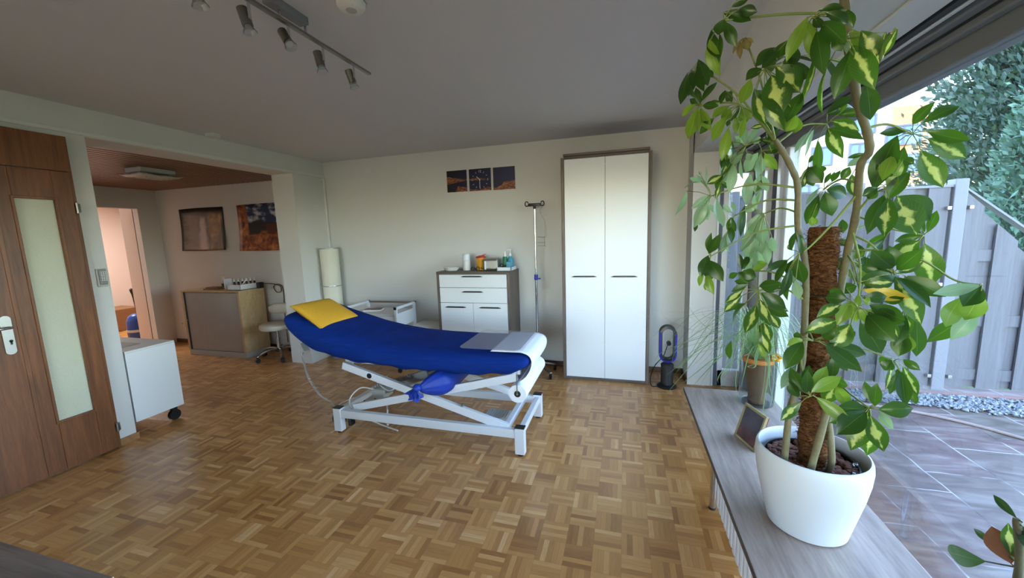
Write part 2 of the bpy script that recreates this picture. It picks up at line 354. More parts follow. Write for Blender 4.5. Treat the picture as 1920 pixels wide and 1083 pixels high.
# ---------------- the setting ----------------
XL, T, YB, XR, HC, ZL = -3.717, .31, 4.28, .607, 2.5, 2.30
YF = -2.75
struct('floor', MB().box((-9.7, YF-.2, -.1), (1.2, 4.4, 0)).box((-9.7, 4.4, -.1), (-6.9, 5.5, 0)), 'parquet')
struct('ceiling', MB().box((XL-.1, YF-.2, HC), (1.45, YB+.2, HC+.2)), 'ceiling')
b = MB(); b.box((-6.9, YB, 0), (.81, YB+.3, HC+.2)); struct('wall_back', b, 'wall')
b = MB()
b.box((XL-T, YF, 0), (XL, .86, HC)); b.box((XL-T, .86, 2.275), (XL, 1.832, HC)); b.box((XL-T, 1.832, 0), (XL, 1.952, HC))
b.box((XL-T, 1.952, ZL), (XL, 3.779, HC)); b.box((XL-T, 3.779, 0), (XL, YB, HC)); struct('wall_left', b, 'wall')
b = MB(); b.box((XR, 3.97, 0), (.812, YB, HC)); b.box((XR, YF, 2.19), (1.0, 4.02, HC)); b.box((1.0, YF, 2.20), (1.45, 4.02, HC))
b.box((XR, YF, 0), (1.3, .70, 2.19)); struct('wall_right', b, 'wall')
b = MB(); b.box((-4.1, YF-.2, 0), (-2.55, YF, HC)); b.box((.75, YF-.2, 0), (1.45, YF, HC)); b.box((-2.55, YF-.2, 0), (.75, YF, .55)); b.box((-2.55, YF-.2, 2.35), (.75, YF, HC)); struct('wall_front', b, 'wall')
b = MB()
for a, c in (((-2.55, YF-.12, .55), (-2.48, YF-.05, 2.35)), ((.68, YF-.12, .55), (.75, YF-.05, 2.35)), ((-2.55, YF-.12, .55), (.75, YF-.05, .62)), ((-2.55, YF-.12, 2.28), (.75, YF-.05, 2.35)), ((-.95, YF-.12, .55), (-.85, YF-.05, 2.35))): b.box(a, c, .004)
w3 = struct('added_rear_window', b, 'frame_white'); struct('pane', MB().box((-2.5, YF-.09, .6), (.7, YF-.083, 2.3)), 'glass', w3)  # unseen rear window, added to go with the rear fill light
# alcove beyond the opening, and the next room
XA = -6.793
b = MB(); b.box((XA-.12, .3, 0), (XA, 3.2, 2.5)); b.box((XA-.12, 3.2, 2.055), (XA, 4.02, 2.5)); b.box((XA-.12, 4.02, 0), (XA, YB, 2.5)); struct('wall_alcove', b, 'wall')
struct('wall_alcove_front', MB().box((XA, .18, 0), (XL-T, .3, 2.5)), 'warm_wall')
b = MB(); b.box((XA, .3, 2.347), (XL-T, YB, 2.42), 0, 1); x = XA+.01
while x < XL-T-.07: b.box((x, .3, 2.332), (x+.068, YB, 2.3465), .002); x += .088
struct('ceiling_alcove', b, ['slats', 'dark'])
struct('wall_next_room_left', MB().box((-9.7, 2.2, 0), (-9.55, 5.5, 2.5)), 'warm_wall'); struct('wall_next_room_front', MB().box((-9.7, 2.05, 0), (-6.9, 2.2, 2.5)), 'warm_wall'); struct('wall_next_room_back', MB().box((-9.55, 5.35, 0), (-7.0, 5.5, 2.5)), 'warm_wall'); struct('wall_next_room_right', MB().box((-7.18, 4.02, 0), (-6.9, 5.35, 2.5)), 'warm_wall')
struct('ceiling_next_room', MB().box((-9.7, 2.05, 2.5), (-6.79, 5.5, 2.6)), 'ceiling')
# unseen upper storey, added as a block that keeps the patio in the shade
b = MB(); b.box((-9.7, -6, 2.72), (1.46, 4.6, 7.5)); struct('upper_storey_shade_block', b, 'facade')
# trim: baseboards, cable duct, reveal
b = MB(); b.box((XL+.0, 1.84, 0), (XL+.012, 1.952, .05)); b.box((XL-T, 1.952, 0), (XL+.012, 1.962, .05)); struct('baseboard_left', b, 'base_wood')
b = MB(); b.box((-3.717, YB-.014, 0), (XR, YB, .055), .003); b.box((XR-.014, 3.97, 0), (XR, YB, .055), .003); b.box((XA, YB-.014, 0), (XL-T, YB, .055), .003); struct('baseboard_back', b, plain('dark_baseboard', (92, 62, 42), .5, var=.2))
b = MB(); b.box((XL, .6, 2.305), (XL+.018, 4.262, 2.33), .003); b.box((XL, YB-.03, 1.42), (XL+.022, YB-.008, 2.32), .003); struct('trim_1', b, 'white_matte')
b = MB(); b.box((.84, .70, 2.178), (.965, 3.97, 2.19), .003); struct('trim_2', b, 'white_matte')
# ---- big fixed window of the right wall (window_1), with shutter box, jambs, sill ----
b = MB(); XG = 1.14
for y0, y1, x0, x1 in ((3.28, 3.36, XG-.02, XG+.05), (3.37, 3.44, XG-.035, XG+.05), (3.6, 3.68, XG-.05, XG+.05), (.70, .78, XG-.05, XG+.05)): b.box((x0, y0, .0), (x1, y1, 2.08), .006)
b.box((XG-.02, .70, -.05), (XG+.05, 3.68, .03), .006)
w1 = struct('window_1', b, 'frame_white')
b = MB(); b.box((XG-.012, 3.44, .1), (XG+.04, 3.60, 2.08)); struct('gasket', b, 'win_frame', w1)
b = MB()
b.box((XG-.02, 0.70, 2.06), (XG+.06, 3.97, 2.19), .006); b.box((1.045, 0.70, 2.165), (XG-.02, 3.97, 2.2), .006); b.box((1.085, 0.70, 2.13), (XG-.02, 3.97, 2.17), .006)
struct('shutter_box', b, 'frame_grey', w1)
b = MB(); b.box((.972, 0.70, 2.172), (1.0, 3.97, 2.191)); b.box((1.082, 0.70, 2.155), (1.086, 3.97, 2.166)); struct('shutter_slot', b, 'dark', w1)
b = MB(); b.box((1.003, 0.70, 2.168), (1.018, 3.97, 2.2), .002); struct('head_rail', b, 'frame_white', w1)
b = MB(); b.box((XG+.005, .78, .03), (XG+.017, 3.28, 2.06)); struct('pane', b, 'glass', w1)
# ---- narrow end window of the niche (window_2) ----
b = MB(); YE = 3.99
for x0, x1, y0 in ((.815, .835, YE-.02), (.87, .915, YE), (1.06, 1.1, YE)): b.box((x0, y0, .0), (x1, YE+.06, 2.19), .004)
b.box((.87, YE, .0), (1.1, YE+.06, .16), .004)
w2 = struct('window_2', b, 'frame_white')
b = MB(); b.box((.835, YE+.01, 0), (.87, YE+.05, 2.19)); struct('gasket', b, 'win_frame', w2)
b = MB(); b.box((.9, YE-.01, 1.99), (1.1, YE+.05, 2.19), .004); struct('shutter_box', b, 'frame_grey', w2)
struct('pane', MB().box((.915, YE+.025, .16), (1.06, YE+.033, 1.99)), 'glass', w2)
b = MB(); b.box((1.1, 3.72, 0), (1.3, 4.05, 2.2), .004); struct('trim_3', b, plain('brown_grey_post', (112, 104, 100), .6))
# ---- double wooden door in the left wall ----
XD = XL+.05
b = MB(); b.box((XL-.2, .86, 2.035), (XD-.006, 1.822, 2.268), .002); b.box((XL-.2, 1.806, 0), (XD-.012, 1.83, 2.27), .002)
d1 = struct('door_1', b, 'door_wood')
def leaf(b, y0, y1): 
    b.box((XD-.045, y0, .012), (XD, y1, 2.03), .003)
b = MB(); zg0, zg1, yg0, yg1 = .352, 1.842, 1.524, 1.716
b.box((XD-.045, 1.448, .012), (XD, yg0, 2.03), .003); b.box((XD-.045, yg1, .012), (XD, 1.808, 2.03), .003); b.box((XD-.045, yg0, .012), (XD, yg1, zg0), .002); b.box((XD-.045, yg0, zg1), (XD, yg1, 2.03), .002)
lf = struct('door_leaf', b, 'door_wood', d1)
b = MB(); b.box((XD-.03, yg0, zg0), (XD-.018, yg1, zg1)); n = NT('frosted_door_glass'); q = n.noise(90, 2); n.base(n.mix(q, S((196, 198, 176)), S((206, 208, 188)))); n.bump(q, .2, .003); n.set(.45)
struct('glass_panel', b, n.m, lf)
b = MB()
for y0, y1, z0, z1 in ((yg0-.012, yg0+.004, zg0-.012, zg1+.012), (yg1-.004, yg1+.012, zg0-.012, zg1+.012), (yg0, yg1, zg0-.012, zg0+.004), (yg0, yg1, zg1-.004, zg1+.012)): b.box((XD-.02, y0, z0), (XD+.006, y1, z1), .003)
struct('glazing_bead', b, 'door_wood', lf)
b = MB(); b.box((XD-.045, .88, .012), (XD, 1.444, 2.03), .003); b.box((XD-.045, 1.43, .012), (XD+.004, 1.452, 2.03), .002); lf2 = struct('door_leaf', b, 'door_wood', d1)
b = MB()
for z in (1.79, .17): b.cyl((XD+.006, 1.816, z-.035), (XD+.006, 1.816, z+.035), .008); b.box((XD-.004, 1.812, z-.03), (XD+.004, 1.836, z+.03), .001)
struct('hinge', b, 'steel', d1)
# handle plate with lever
b = MB(); pts = []
for k in range(24):
    a = 2*PI*k/24; pts.append((1.385+.024*math.cos(a), (1.09 if math.sin(a) >= 0 else .895)+.024*math.sin(a)))
b.prism(pts, XD, XD+.008, 'x'); hp = struct('handle_plate', b, 'alu', lf2)
b = MB(); b.tube(bez([(XD+.004, 1.392, 1.04), (XD+.04, 1.392, 1.04), (XD+.05, 1.36, 1.042), (XD+.05, 1.27, 1.038)], 6), .009, 10); struct('lever', b, 'chrome', hp)
b = MB(); b.cyl((XD+.008, 1.392, .955), (XD+.009, 1.392, .955), .009); b.box((XD+.008, 1.387, .932), (XD+.009, 1.397, .955)); struct('keyhole', b, 'black', hp)
# grey handset in its wall holder
t = thing('remote_control', 'grey remote control in a holder on the white wall strip beside the wooden door', 'remote control', (XL, 1.905, 1.22))
b = MB(); b.box((XL, 1.876, 1.225), (XL+.014, 1.936, 1.36), .006); b.build('holder', 'light_grey', t)
b = MB(); b.box((XL+.014, 1.884, 1.24), (XL+.03, 1.928, 1.355), .007); b.build('handset', 'grey_plastic', t)
b = MB()
for i in range(6):
    for j in range(3): b.box((XL+.03, 1.892+j*.012, 1.27+i*.012), (XL+.0325, 1.899+j*.012, 1.277+i*.012), .0008)
b.build('keypad', 'white_matte', t)
def socket(name, label, x, y, z, out):
    t = thing(name, label, 'socket', (x, y, z-.04)); b = MB()
    if out == 'y':
        b.box((x-.04, y-.01, z-.04), (x+.04, y, z+.04), .004); b.build('plate', 'white_matte', t)
        b = MB(); b.cyl((x, y-.012, z), (x, y-.0095, z), .021); b.build('recess', 'light_grey', t)
socket('wall_socket', 'white power socket low on the alcove wall left of the tambour cabinet', -6.62, YB, .30, 'y')
socket('wall_socket', 'white power socket on the back wall behind the black and blue fan', .462, YB, .33, 'y')
# ceiling fittings
t = thing('smoke_detector', 'round white smoke detector on the ceiling near the spotlight rail', 'smoke detector', (-1.09, 1.53, 2.44))
MB().lathe([(.062, .0), (.066, -.012), (.062, -.022)][::-1], (-1.09, 1.505, 2.5), 40).build('base', 'light_grey', t)
MB().lathe([(.0001, -.052), (.03, -.052), (.048, -.047), (.056, -.036), (.058, -.023)], (-1.09, 1.505, 2.5), 40).build('cover', 'white_matte', t)
MB().lathe([(.02, -.054), (.022, -.0535), (.022, -.05), (.02, -.05)], (-1.09, 1.505, 2.5), 30).build('test_button', 'light_grey', t)
b = MB(); b.lathe([(.001, -.028), (.05, -.027), (.056, -.018), (.056, 0)], (-3.60, 2.80, 2.5), 36); tag(b.build('ceiling_rose', 'white_matte'), 'small round white cap on the ceiling above the alcove opening', 'ceiling rose')
b = MB()
for a, c in (((-6.05, .29, .85), (-4.75, .33, .9)), ((-6.05, .29, 2.1), (-4.75, .33, 2.15)), ((-6.05, .29, .85), (-6.0, .33, 2.15)), ((-4.8, .29, .85), (-4.75, .33, 2.15))): b.box(a, c, .004)
struct('added_alcove_window', b, 'frame_white')  # unseen frame, added around the alcove fill light
# ---------------- outside ----------------
ZP = -.06
struct('ground_lawn', MB().box((-30, 4.5, ZP-.35), (90, 90, ZP-.05)).box((4.8, -40, ZP-.35), (90, 4.5, ZP-.05)), 'lawn')
struct('ground_patio', MB().box((1.2, -3, ZP-.2), (4.8, 4.0, ZP)).box((.82, 4.03, ZP-.2), (4.8, 4.6, ZP-.02)), 'slate')
b = MB(); b.box((1.3, 4.275, ZP-.1), (4.8, 4.335, ZP+.025), .006); tag(b.build('edging_stone', 'kerb'), 'reddish edging kerb between the gravel strip and the grey fence', 'edging')
b = MB()
for i in range(2600):
    x = rnd.uniform(1.9, 4.7); y0 = 3.99 if x < 2.5 else 3.99-(x-2.5)*.2; y = rnd.uniform(y0, 4.245); r = rnd.uniform(.011, .024); z = ZP+r*.5+rnd.uniform(0, .018)
    vs = [Vector((sx*r*rnd.uniform(.7, 1.3), 0, 0)) for sx in (-1, 1)]+[Vector((0, sy*r*rnd.uniform(.6, 1.1), 0)) for sy in (-1, 1)]+[Vector((0, 0, sz*r*rnd.uniform(.5, .8))) for sz in (-1, 1)]
    rot = Matrix.Rotation(rnd.uniform(0, 6.28), 3, 'Z') @ Matrix.Rotation(rnd.uniform(-.5, .5), 3, 'X')
    b.add([rot @ v+Vector((x, y, z)) for v in vs], [[0, 2, 4], [2, 1, 4], [1, 3, 4], [3, 0, 4], [2, 0, 5], [1, 2, 5], [3, 1, 5], [0, 3, 5]])
tag(b.build('gravel', 'pebble', origin=(3, 4.1, ZP)), 'strip of pale grey gravel along the foot of the grey fence', 'gravel', kind='stuff')
b = MB(); b.tube(bez([(1.95, 3.93, ZP+.012), (2.305, 3.84, ZP+.012), (2.56, 3.69, ZP+.012), (2.78, 3.47, ZP+.012), (3.3, 2.9, ZP+.012), (4.2, 2.3, ZP+.012)], 8), .012, 8); tag(b.build('garden_hose', 'hose'), 'brownish garden hose lying across the slate patio', 'hose')
# ---- fence: level panel, post, sloping panel ----
YFN = 4.40
t = thing('garden_fence', 'grey board fence with a level and a sloping panel behind the patio', 'fence', (2.78, YFN, ZP))
b = MB(); b.box((2.742, YFN-.05, ZP), (2.836, YFN+.05, 1.865), .006); b.build('post', 'fence_post', t)
b = MB(); b.box((1.0, YFN-.05, ZP), (1.09, YFN+.05, 1.86), .006); b.build('post', 'fence_post', t)
def panel(x0, x1, top, name):
    b = MB(); x = x0; i = 0
    while x < x1-.02:
        e = min(x+.125, x1); off = -.026 if i % 2 == 0 else .008; ta, tb = top(x+(.0 if i % 2 == 0 else 0)), top(e)
        vs = [(p, YFN+off+q, z) for q in (0, .02) for p, z in ((x-.012, .0), (e+.012, .0), (e+.012, tb), (x-.012, ta))]
        b.add(vs, [[0, 1, 2, 3], [7, 6, 5, 4], [0, 4, 5, 1], [1, 5, 6, 2], [2, 6, 7, 3], [3, 7, 4, 0]]); x = e; i += 1
    for z in (.12, .62, 1.2, 1.68):
        xe = x1
        while xe > x0 and top(xe) < z+.05: xe -= .01
        if xe-x0 > .1: b.box((x0, YFN-.006, z-.05), (xe, YFN+.01, z+.05))
    o = b.build(name, 'fence', t)
    b = MB(); vs = []
    for xx, zz in ((x0, top(x0)), (x1, top(x1))): vs += [(xx, YFN-.035, zz), (xx, YFN+.035, zz), (xx, YFN+.035, zz+.02), (xx, YFN-.035, zz+.02)]
    b.add(vs, [[0, 1, 2, 3], [7, 6, 5, 4], [0, 4, 5, 1], [1, 5, 6, 2], [2, 6, 7, 3], [3, 7, 4, 0]]); b.build('cap_rail', 'fence_post', o)
panel(1.09, 2.742, lambda x: 1.80, 'level_panel')
panel(2.836, 4.05, lambda x: max(.75, 1.77-(x-2.836)*1.2), 'sloping_panel')
for z in (1.62, .95, .1):
    for x in (2.7, 2.85): MB().box((x, YFN-.06, z-.015), (x+.03, YFN-.03, z+.015), .003).build('bracket', 'alu', t)
# ---- apartment building far behind ----
t = thing('apartment_building', 'white apartment building with an orange stripe and a grey attic behind the fence', 'building', (15, 30, -2))
MB().box((2, 30, -2), (26, 40, 8.35)).build('wall', 'facade', t)
MB().box((2, 29.95, 8.35), (26, 40, 9.35)).build('attic_band', 'attic', t)
MB().box((15.5, 29.96, -2), (17.3, 30.02, 8.35)).build('orange_panel', 'facade_orange', t)
def bwin(x0, x1, z0, z1, fr=.1):
    b = MB()
    for a, c in (((x0-fr, 29.88, z0-fr), (x0, 30.05, z1+fr)), ((x1, 29.88, z0-fr), (x1+fr, 30.05, z1+fr)), ((x0, 29.88, z0-fr), (x1, 30.05, z0)), ((x0, 29.88, z1), (x1, 30.05, z1+fr)), (((x0+x1)/2-.05, 29.9, z0), ((x0+x1)/2+.05, 30.05, z1))): b.box(a, c)
    o = b.build('window', 'win_frame', t); MB().box((x0, 29.93, z0), (x1, 29.98, z1)).build('pane', 'blue_pane', o)
for x0, x1, z0, z1 in ((13.6, 14.6, 7.05, 8.0), (15.3, 16.9, 6.2, 7.2), (17.9, 18.9, 7.0, 8.0), (11.5, 12.5, 5.3, 6.3), (13.5, 14.4, 5.3, 6.35), (16.2, 16.9, 4.55, 5.5), (17.5, 18.6, 4.0, 4.95), (11, 11.9, 3.1, 4.0), (13.4, 14.3, 2.9, 3.9), (20, 21, 7, 8), (20, 21, 4.1, 5.1)): bwin(x0, x1, z0, z1)
# ---- conifers ----
def conifer(label, c, r, z0, z1, n, mat, seed, group=None):
    q = random.Random(seed); t = thing('conifer_tree', label, 'tree', (c[0], c[1], ZP)); b = MB(); b.tube([(c[0], c[1], ZP), (c[0]+.05, c[1], (z0+z1)/2), (c[0], c[1], z1*.92)], [.12, .08, .02], 8); b.build('trunk', 'bark', t)
    b = MB()
    nb = int(n/26)
    for i in range(nb):
        f = q.random()**.8; z = z0+(z1-z0)*f; rr = r*(1-f)**.65*q.uniform(.55, 1.08); a = q.uniform(0, 6.283)
        tip = Vector((c[0]+math.cos(a)*rr, c[1]+math.sin(a)*rr, z+rr*.35)); base = Vector((c[0]+math.cos(a)*rr*.35, c[1]+math.sin(a)*rr*.35, z-rr*.05))
        d = (tip-base); L = d.length
        for k in range(26):
            s = q.random(); p = base+d*s+Vector((q.gauss(0, .05), q.gauss(0, .05), q.gauss(0, .06)))*(1+r*.3)
            u = (d.normalized()+Vector((q.gauss(0, .5), q.gauss(0, .5), q.gauss(.25, .5)))).normalized(); v = u.orthogonal(); v = (Matrix.Rotation(q.uniform(0, 6.28), 3, u) @ v).normalized()
            l = q.uniform(.08, .19)*(1.1 if r > 1 else .8); ww = l*q.uniform(.14, .24); k0 = len(b.v)
            b.add([p, p+u*l*.5+v*ww, p+u*l, p+u*l*.5-v*ww], [[0, 1, 2, 3]])
            for j, uv in enumerate(((0, .5), (.5, 1), (1, .5), (.5, 0))): b.uv[k0+j] = uv
    tag(b.build('foliage', mat, t), kind='stuff')
conifer('tall dark blue-green conifer rising behind the fence right of the apartment building', (7.8, 10.5), 2.4, .0, 8.3, 52000, 'needle', 3)
conifer('lower pale blue-green conifer in front of the tall conifer behind the fence', (5.55, 7.3), .95, .0, 3.4, 16000, 'needle_light', 4)
# ---------------- wardrobe ----------------
t = thing('wardrobe', 'tall wardrobe with two white doors in a grey oak case by the window corner', 'wardrobe', (-.176, 4.07, 0))
x0, x1, yf, zt = -.597, .245, 3.885, 2.242
for xa in (x0, x1-.03): b = MB(); b.box((xa, yf, 0), (xa+.03, 4.262, zt-.012), .002); b.build('side_panel', 'oak_grey_z', t)
b = MB(); b.box((x0+.03, yf+.01, 2.215), (x1-.03, 4.262, 2.24), .002); b.box((x0+.022, yf+.006, 2.243), (x1-.022, 4.255, 2.266), .002); b.box((x0+.03, yf+.004, 0), (x1-.03, 4.262, .03), .002); b.box((x0+.03, 4.25, .03), (x1-.03, 4.262, 2.2)); b.build('top_and_plinth', 'oak_grey_x', t)
def bow_handle(xc, y, z, w, parent, h=.012):
    b = MB(); pts = [(xc-w/2, h*.2), (xc-w/2+.03, h), (xc+w/2-.03, h), (xc+w/2, h*.2), (xc+w/2-.03, -.001), (xc-w/2+.03, -.001)]
    b.prism([(p[0], z+p[1]) for p in pts], y-.022, y-.001, 'y'); b.build('handle', 'black', parent)
for xa, xb, hx in ((x0+.033, -.1785, -.378), (-.1755, x1-.033, .005)):
    b = MB(); b.box((xa, yf-.001, .034), (xb, yf+.018, 2.212), .002); o = b.build('door', 'white', t); bow_handle(hx, yf, 1.072, .25, o)
# ---------------- chest of drawers ----------------
t = thing('chest_of_drawers', 'white chest with two drawers and two doors in a grey oak case', 'chest of drawers', (-1.57, 4.07, 0))
x0, x1, yf, zt = -1.997, -1.152, 3.88, 1.128
for xa in (x0, x1-.03): b = MB(); b.box((xa, yf, 0), (xa+.03, 4.262, zt), .002); b.build('side_panel', 'oak_grey_z', t)
MB().box((x0-.001, yf-.001, zt-.028), (x1+.001, 4.262, zt+.002), .002).build('top_board', 'oak_grey_x', t)
b = MB(); b.box((x0+.03, yf+.012, 0), (x1-.03, 4.25, .04)); b.build('plinth', 'oak_grey_x', t)
for z0, z1, hz in ((.958, 1.098, 1.073), (.790, .954, .906)):
    b = MB(); b.box((x0+.033, yf-.002, z0), (x1-.033, yf+.3, z1), .002); o = b.build('drawer', 'white', t); bow_handle((x0+x1)/2, yf-.001, hz, .25, o)
for xa, xb, hx in ((x0+.033, -1.576, -1.78), (-1.573, x1-.033, -1.38)):
    b = MB(); b.box((xa, yf-.002, .045), (xb, yf+.018, .786), .002); o = b.build('door', 'white', t); bow_handle(hx, yf-.001, .735, .25, o)
# ---- things on the chest ----
ZC = zt+.0025
b = MB(); b.lathe([(.0001, .004), (.06, .004), (.085, .03), (.092, .036), (.09, .032), (.062, 0), (.0001, 0)][::-1], (-1.875, 4.02, ZC), 32, sx=1.05, sy=.75); tag(b.build('kidney_dish', 'white_matte'), 'shallow white dish at the left end of the chest of drawers', 'dish')
t = thing('spray_can', 'tall white can with a white cap beside the shallow dish', 'can', (-1.70, 4.05, ZC))
MB().lathe([(.001, 0), (.04, 0), (.042, .006), (.042, .105), (.039, .108)], t.location, 24).build('body', 'white_matte', t)
MB().lathe([(.039, .108), (.041, .112), (.041, .175), (.036, .182), (.001, .182)], t.location, 24).build('cap', 'white', t)
t = thing('sharps_container', 'yellow tub with a red lid on the chest of drawers', 'container', (-1.545, 4.10, ZC))
MB().lathe([(.001, 0), (.046, 0), (.055, .13), (.055, .135)], t.location, 24).build('body', 'amber', t)
b = MB(); b.lathe([(.058, .133), (.059, .147), (.05, .152), (.001, .154)], t.location, 24); b.box((-1.56, 4.06, ZC+.152), (-1.515, 4.14, ZC+.16)); b.beam((-1.54, 4.1, ZC+.156), (-1.485, 4.1, ZC+.175), .05, .005); b.build('lid', 'red', t)
b = MB()
for x in (-1.6, -1.545): b.tube([(x+.022*math.cos(a*PI/8), 3.985+.005*math.sin(a*PI/8), ZC+.022+.02*math.sin(a*PI/8)) for a in range(17)], .0035, 6, False)
b.tube([(-1.578, 3.985, ZC+.025), (-1.567, 3.982, ZC+.03)], .003, 6); b.tube(bez([(-1.622, 3.985, ZC+.025), (-1.63, 4.03, ZC+.03), (-1.62, 4.08, ZC+.012)], 4), .0025, 6); b.tube(bez([(-1.523, 3.985, ZC+.025), (-1.512, 4.02, ZC+.03), (-1.52, 4.05, ZC+.012)], 4), .0025, 6)
tag(b.build('eyeglasses', 'black'), 'dark folded eyeglasses in front of the yellow tub', 'glasses')
t = thing('towel_dispenser', 'silver and white rounded box with an upright grip on the chest of drawers', 'dispenser', (-1.40, 4.05, ZC))
b = MB(); b.box((-1.49, 3.99, ZC), (-1.31, 4.11, ZC+.128), .022); b.build('body', 'alu', t)
b = MB(); b.box((-1.465, 3.978, ZC+.01), (-1.445, 3.99, ZC+.105), .004); b.build('grip', 'white', t)
b = MB(); b.box((-1.44, 3.995, ZC+.128), (-1.33, 4.1, ZC+.131), .001); b.build('slot_plate', 'light_grey', t)
t = thing('instrument_tray', 'white tray with raised edge at the right end of the chest of drawers', 'tray', (-1.22, 4.06, ZC))
b = MB(); b.box((-1.312, 3.97, ZC), (-1.16, 4.17, ZC+.008), .002)
for a, c in (((-1.32, 3.96, ZC), (-1.308, 4.18, ZC+.036)), ((-1.164, 3.96, ZC), (-1.152, 4.18, ZC+.036)), ((-1.32, 3.96, ZC), (-1.152, 3.972, ZC+.036)), ((-1.32, 4.168, ZC), (-1.152, 4.18, ZC+.036))): b.box(a, c, .002)
b.build('tray_body', 'white', t)
ZT = ZC+.009
t = thing('pump_bottle', 'clear pump bottle with a white pump and blue liquid in the white tray', 'bottle', (-1.205, 4.12, ZT))
b = MB(); b.lathe([(.001, 0), (.036, 0), (.037, .09), (.03, .115), (.014, .13), (.014, .14)], t.location, 24); b.build('body', 'teal_liquid', t)
b = MB(); L = t.location; b.cyl(L+Vector((0, 0, .14)), L+Vector((0, 0, .165)), .016); b.cyl(L+Vector((0, 0, .165)), L+Vector((0, 0, .2)), .006); b.box(L+Vector((-.04, -.009, .2)), L+Vector((.012, .009, .213)), .004); b.build('pump', 'white_matte', t)
t = thing('squeeze_bottle', 'green labelled squeeze bottle with a pointed white tip in the white tray', 'bottle', (-1.268, 4.12, ZT)); L = t.location
MB().lathe([(.001, 0), (.026, 0), (.026, .12), (.02, .135)], L, 20).build('body', 'green_label', t)
MB().lathe([(.02, .135), (.02, .145), (.006, .19), (.001, .192)], L, 20).build('tip', 'white_matte', t)
b = MB(); b.box((-1.22, 4.0, ZT), (-1.168, 4.05, ZT+.085), .004); tag(b.build('blue_box', 'teal_liquid'), 'small blue box standing in front of the pump bottle', 'box')
b = MB(); b.beam((-1.3, 4.02, ZT+.01), (-1.215, 4.0, ZT+.05), .012, .008); b.tube([(-1.275+.016*math.cos(a*PI/6), 4.01, ZT+.045+.016*math.sin(a*PI/6)) for a in range(13)], .004, 6, False); tag(b.build('scissors', 'black'), 'black handled scissors leaning in the white tray', 'scissors')

# ---------------- three picture panels, the middle one a clock ----------------
def pano(i):
    n = NT('night_desert_panel'); g = n.sep(n.tc.outputs['Generated']); u = n.math('DIVIDE', n.math('ADD', g[0], float(i)), 3.0); v = g[2]
    u2 = n.math('ADD', u, n.math('MULTIPLY', n.math('SUBTRACT', n.noise(14, 3), .5), .02)); v2 = n.math('ADD', v, n.math('MULTIPLY', n.math('SUBTRACT', n.noise(18, 4), .5), .06))
    skyc = n.ramp(u, [(0, S((10, 8, 16))), (.35, S((18, 18, 58))), (1, S((20, 22, 70)))])
    cen = n.ramp(u2, [(0, (.56,)*3), (.2, (.53,)*3), (.45, (.54,)*3), (.58, (.5,)*3), (.8, (.27,)*3), (1, (.1,)*3)]); th = n.ramp(u2, [(0, (.2,)*3), (.16, (.11,)*3), (.32, (.035,)*3), (.45, (.07,)*3), (.6, (.04,)*3), (.8, (.05,)*3), (1, (.06,)*3)])
    band = n.step(n.math('SUBTRACT', th, n.math('ABSOLUTE', n.math('SUBTRACT', v2, cen))), 0, .02)
    rock = n.ramp(n.noise(30, 5, n.mapping(scale=(1, 1, 3))), [(.35, S((70, 36, 22))), (.55, S((152, 88, 54))), (.72, S((196, 140, 90)))])
    shade = n.step(u, .5, .64); rock2 = n.mix(shade, rock, S((26, 20, 22)))
    low = n.ramp(u2, [(0, (.02,)*3), (.14, (.02,)*3), (.18, (.27,)*3), (.32, (.2,)*3), (.36, (.08,)*3), (.5, (.07,)*3), (.62, (.17,)*3), (.7, (.1,)*3), (.8, (.22,)*3), (.83, (.36,)*3), (1, (.4,)*3)])
    lowm = n.step(n.math('SUBTRACT', low, v2), 0, .02)
    c = n.mix(band, skyc, rock2); c = n.mix(lowm, c, rock); n.base(c); return n.set(.35)
ys = 4.258
def canvas(x0, x1, z0, z1, i, name, label, cat):
    t = thing(name, label, cat, ((x0+x1)/2, YB, z0)); b = MB(); b.box((x0, ys, z0), (x1, YB, z1), .002); b.build('panel', pano(i), t)
    b = MB(); e = .004
    for a, c in (((x0-e, ys+.003, z0-e), (x0, YB, z1+e)), ((x1, ys+.003, z0-e), (x1+e, YB, z1+e)), ((x0, ys+.003, z0-e), (x1, YB, z0)), ((x0, ys+.003, z1), (x1, YB, z1+e))): b.box(a, c)
    b.build('edge', 'white_matte', t); return t
canvas(-1.985, -1.735, 2.02, 2.262, 0, 'picture_panel', 'left picture panel of a dark desert arch beside the clock', 'picture')
t = canvas(-1.708, -1.443, 2.017, 2.262, 1, 'wall_clock', 'middle panel of the desert arch picture, with white clock hands and hour marks', 'clock')
canvas(-1.418, -1.163, 2.014, 2.26, 2, 'picture_panel', 'right picture panel of a dark desert sky with orange rocks beside the clock', 'picture')
cx, cz = -1.575, 2.137
b = MB()
for txt, dx, dz, s in (('12', 0, .093, .036), ('3', .093, .0, .03)):
    vs, fs = text_mesh(txt, s); b.add([(cx+dx+v.x, ys-.0012-v.z, cz+dz+v.y) for v in vs], fs)
for h in range(12):
    if h in (0, 3): continue
    a = PI/2-h*PI/6; d = Vector((math.cos(a), 0, math.sin(a))); c = Vector((cx, ys-.002, cz)); b.beam(c+d*.084, c+d*.1, .004, .001, up=(0, 1, 0), bev=0)
b.build('hour_marks', 'white_matte', t)
c = Vector((cx, ys-.006, cz)); a = PI/2-10.5*PI/6
b = MB(); b.beam(c, c+Vector((math.cos(a)*.055, 0, math.sin(a)*.055)), .007, .0015, up=(0, 1, 0), bev=0); b.build('hour_hand', 'white_matte', t)
c.y -= .003; b = MB(); b.beam(c, c+Vector((0, 0, -.09)), .006, .0015, up=(0, 1, 0), bev=0); b.cyl(c, c+Vector((0, .006, 0)), .006); b.build('minute_hand', 'white_matte', t)

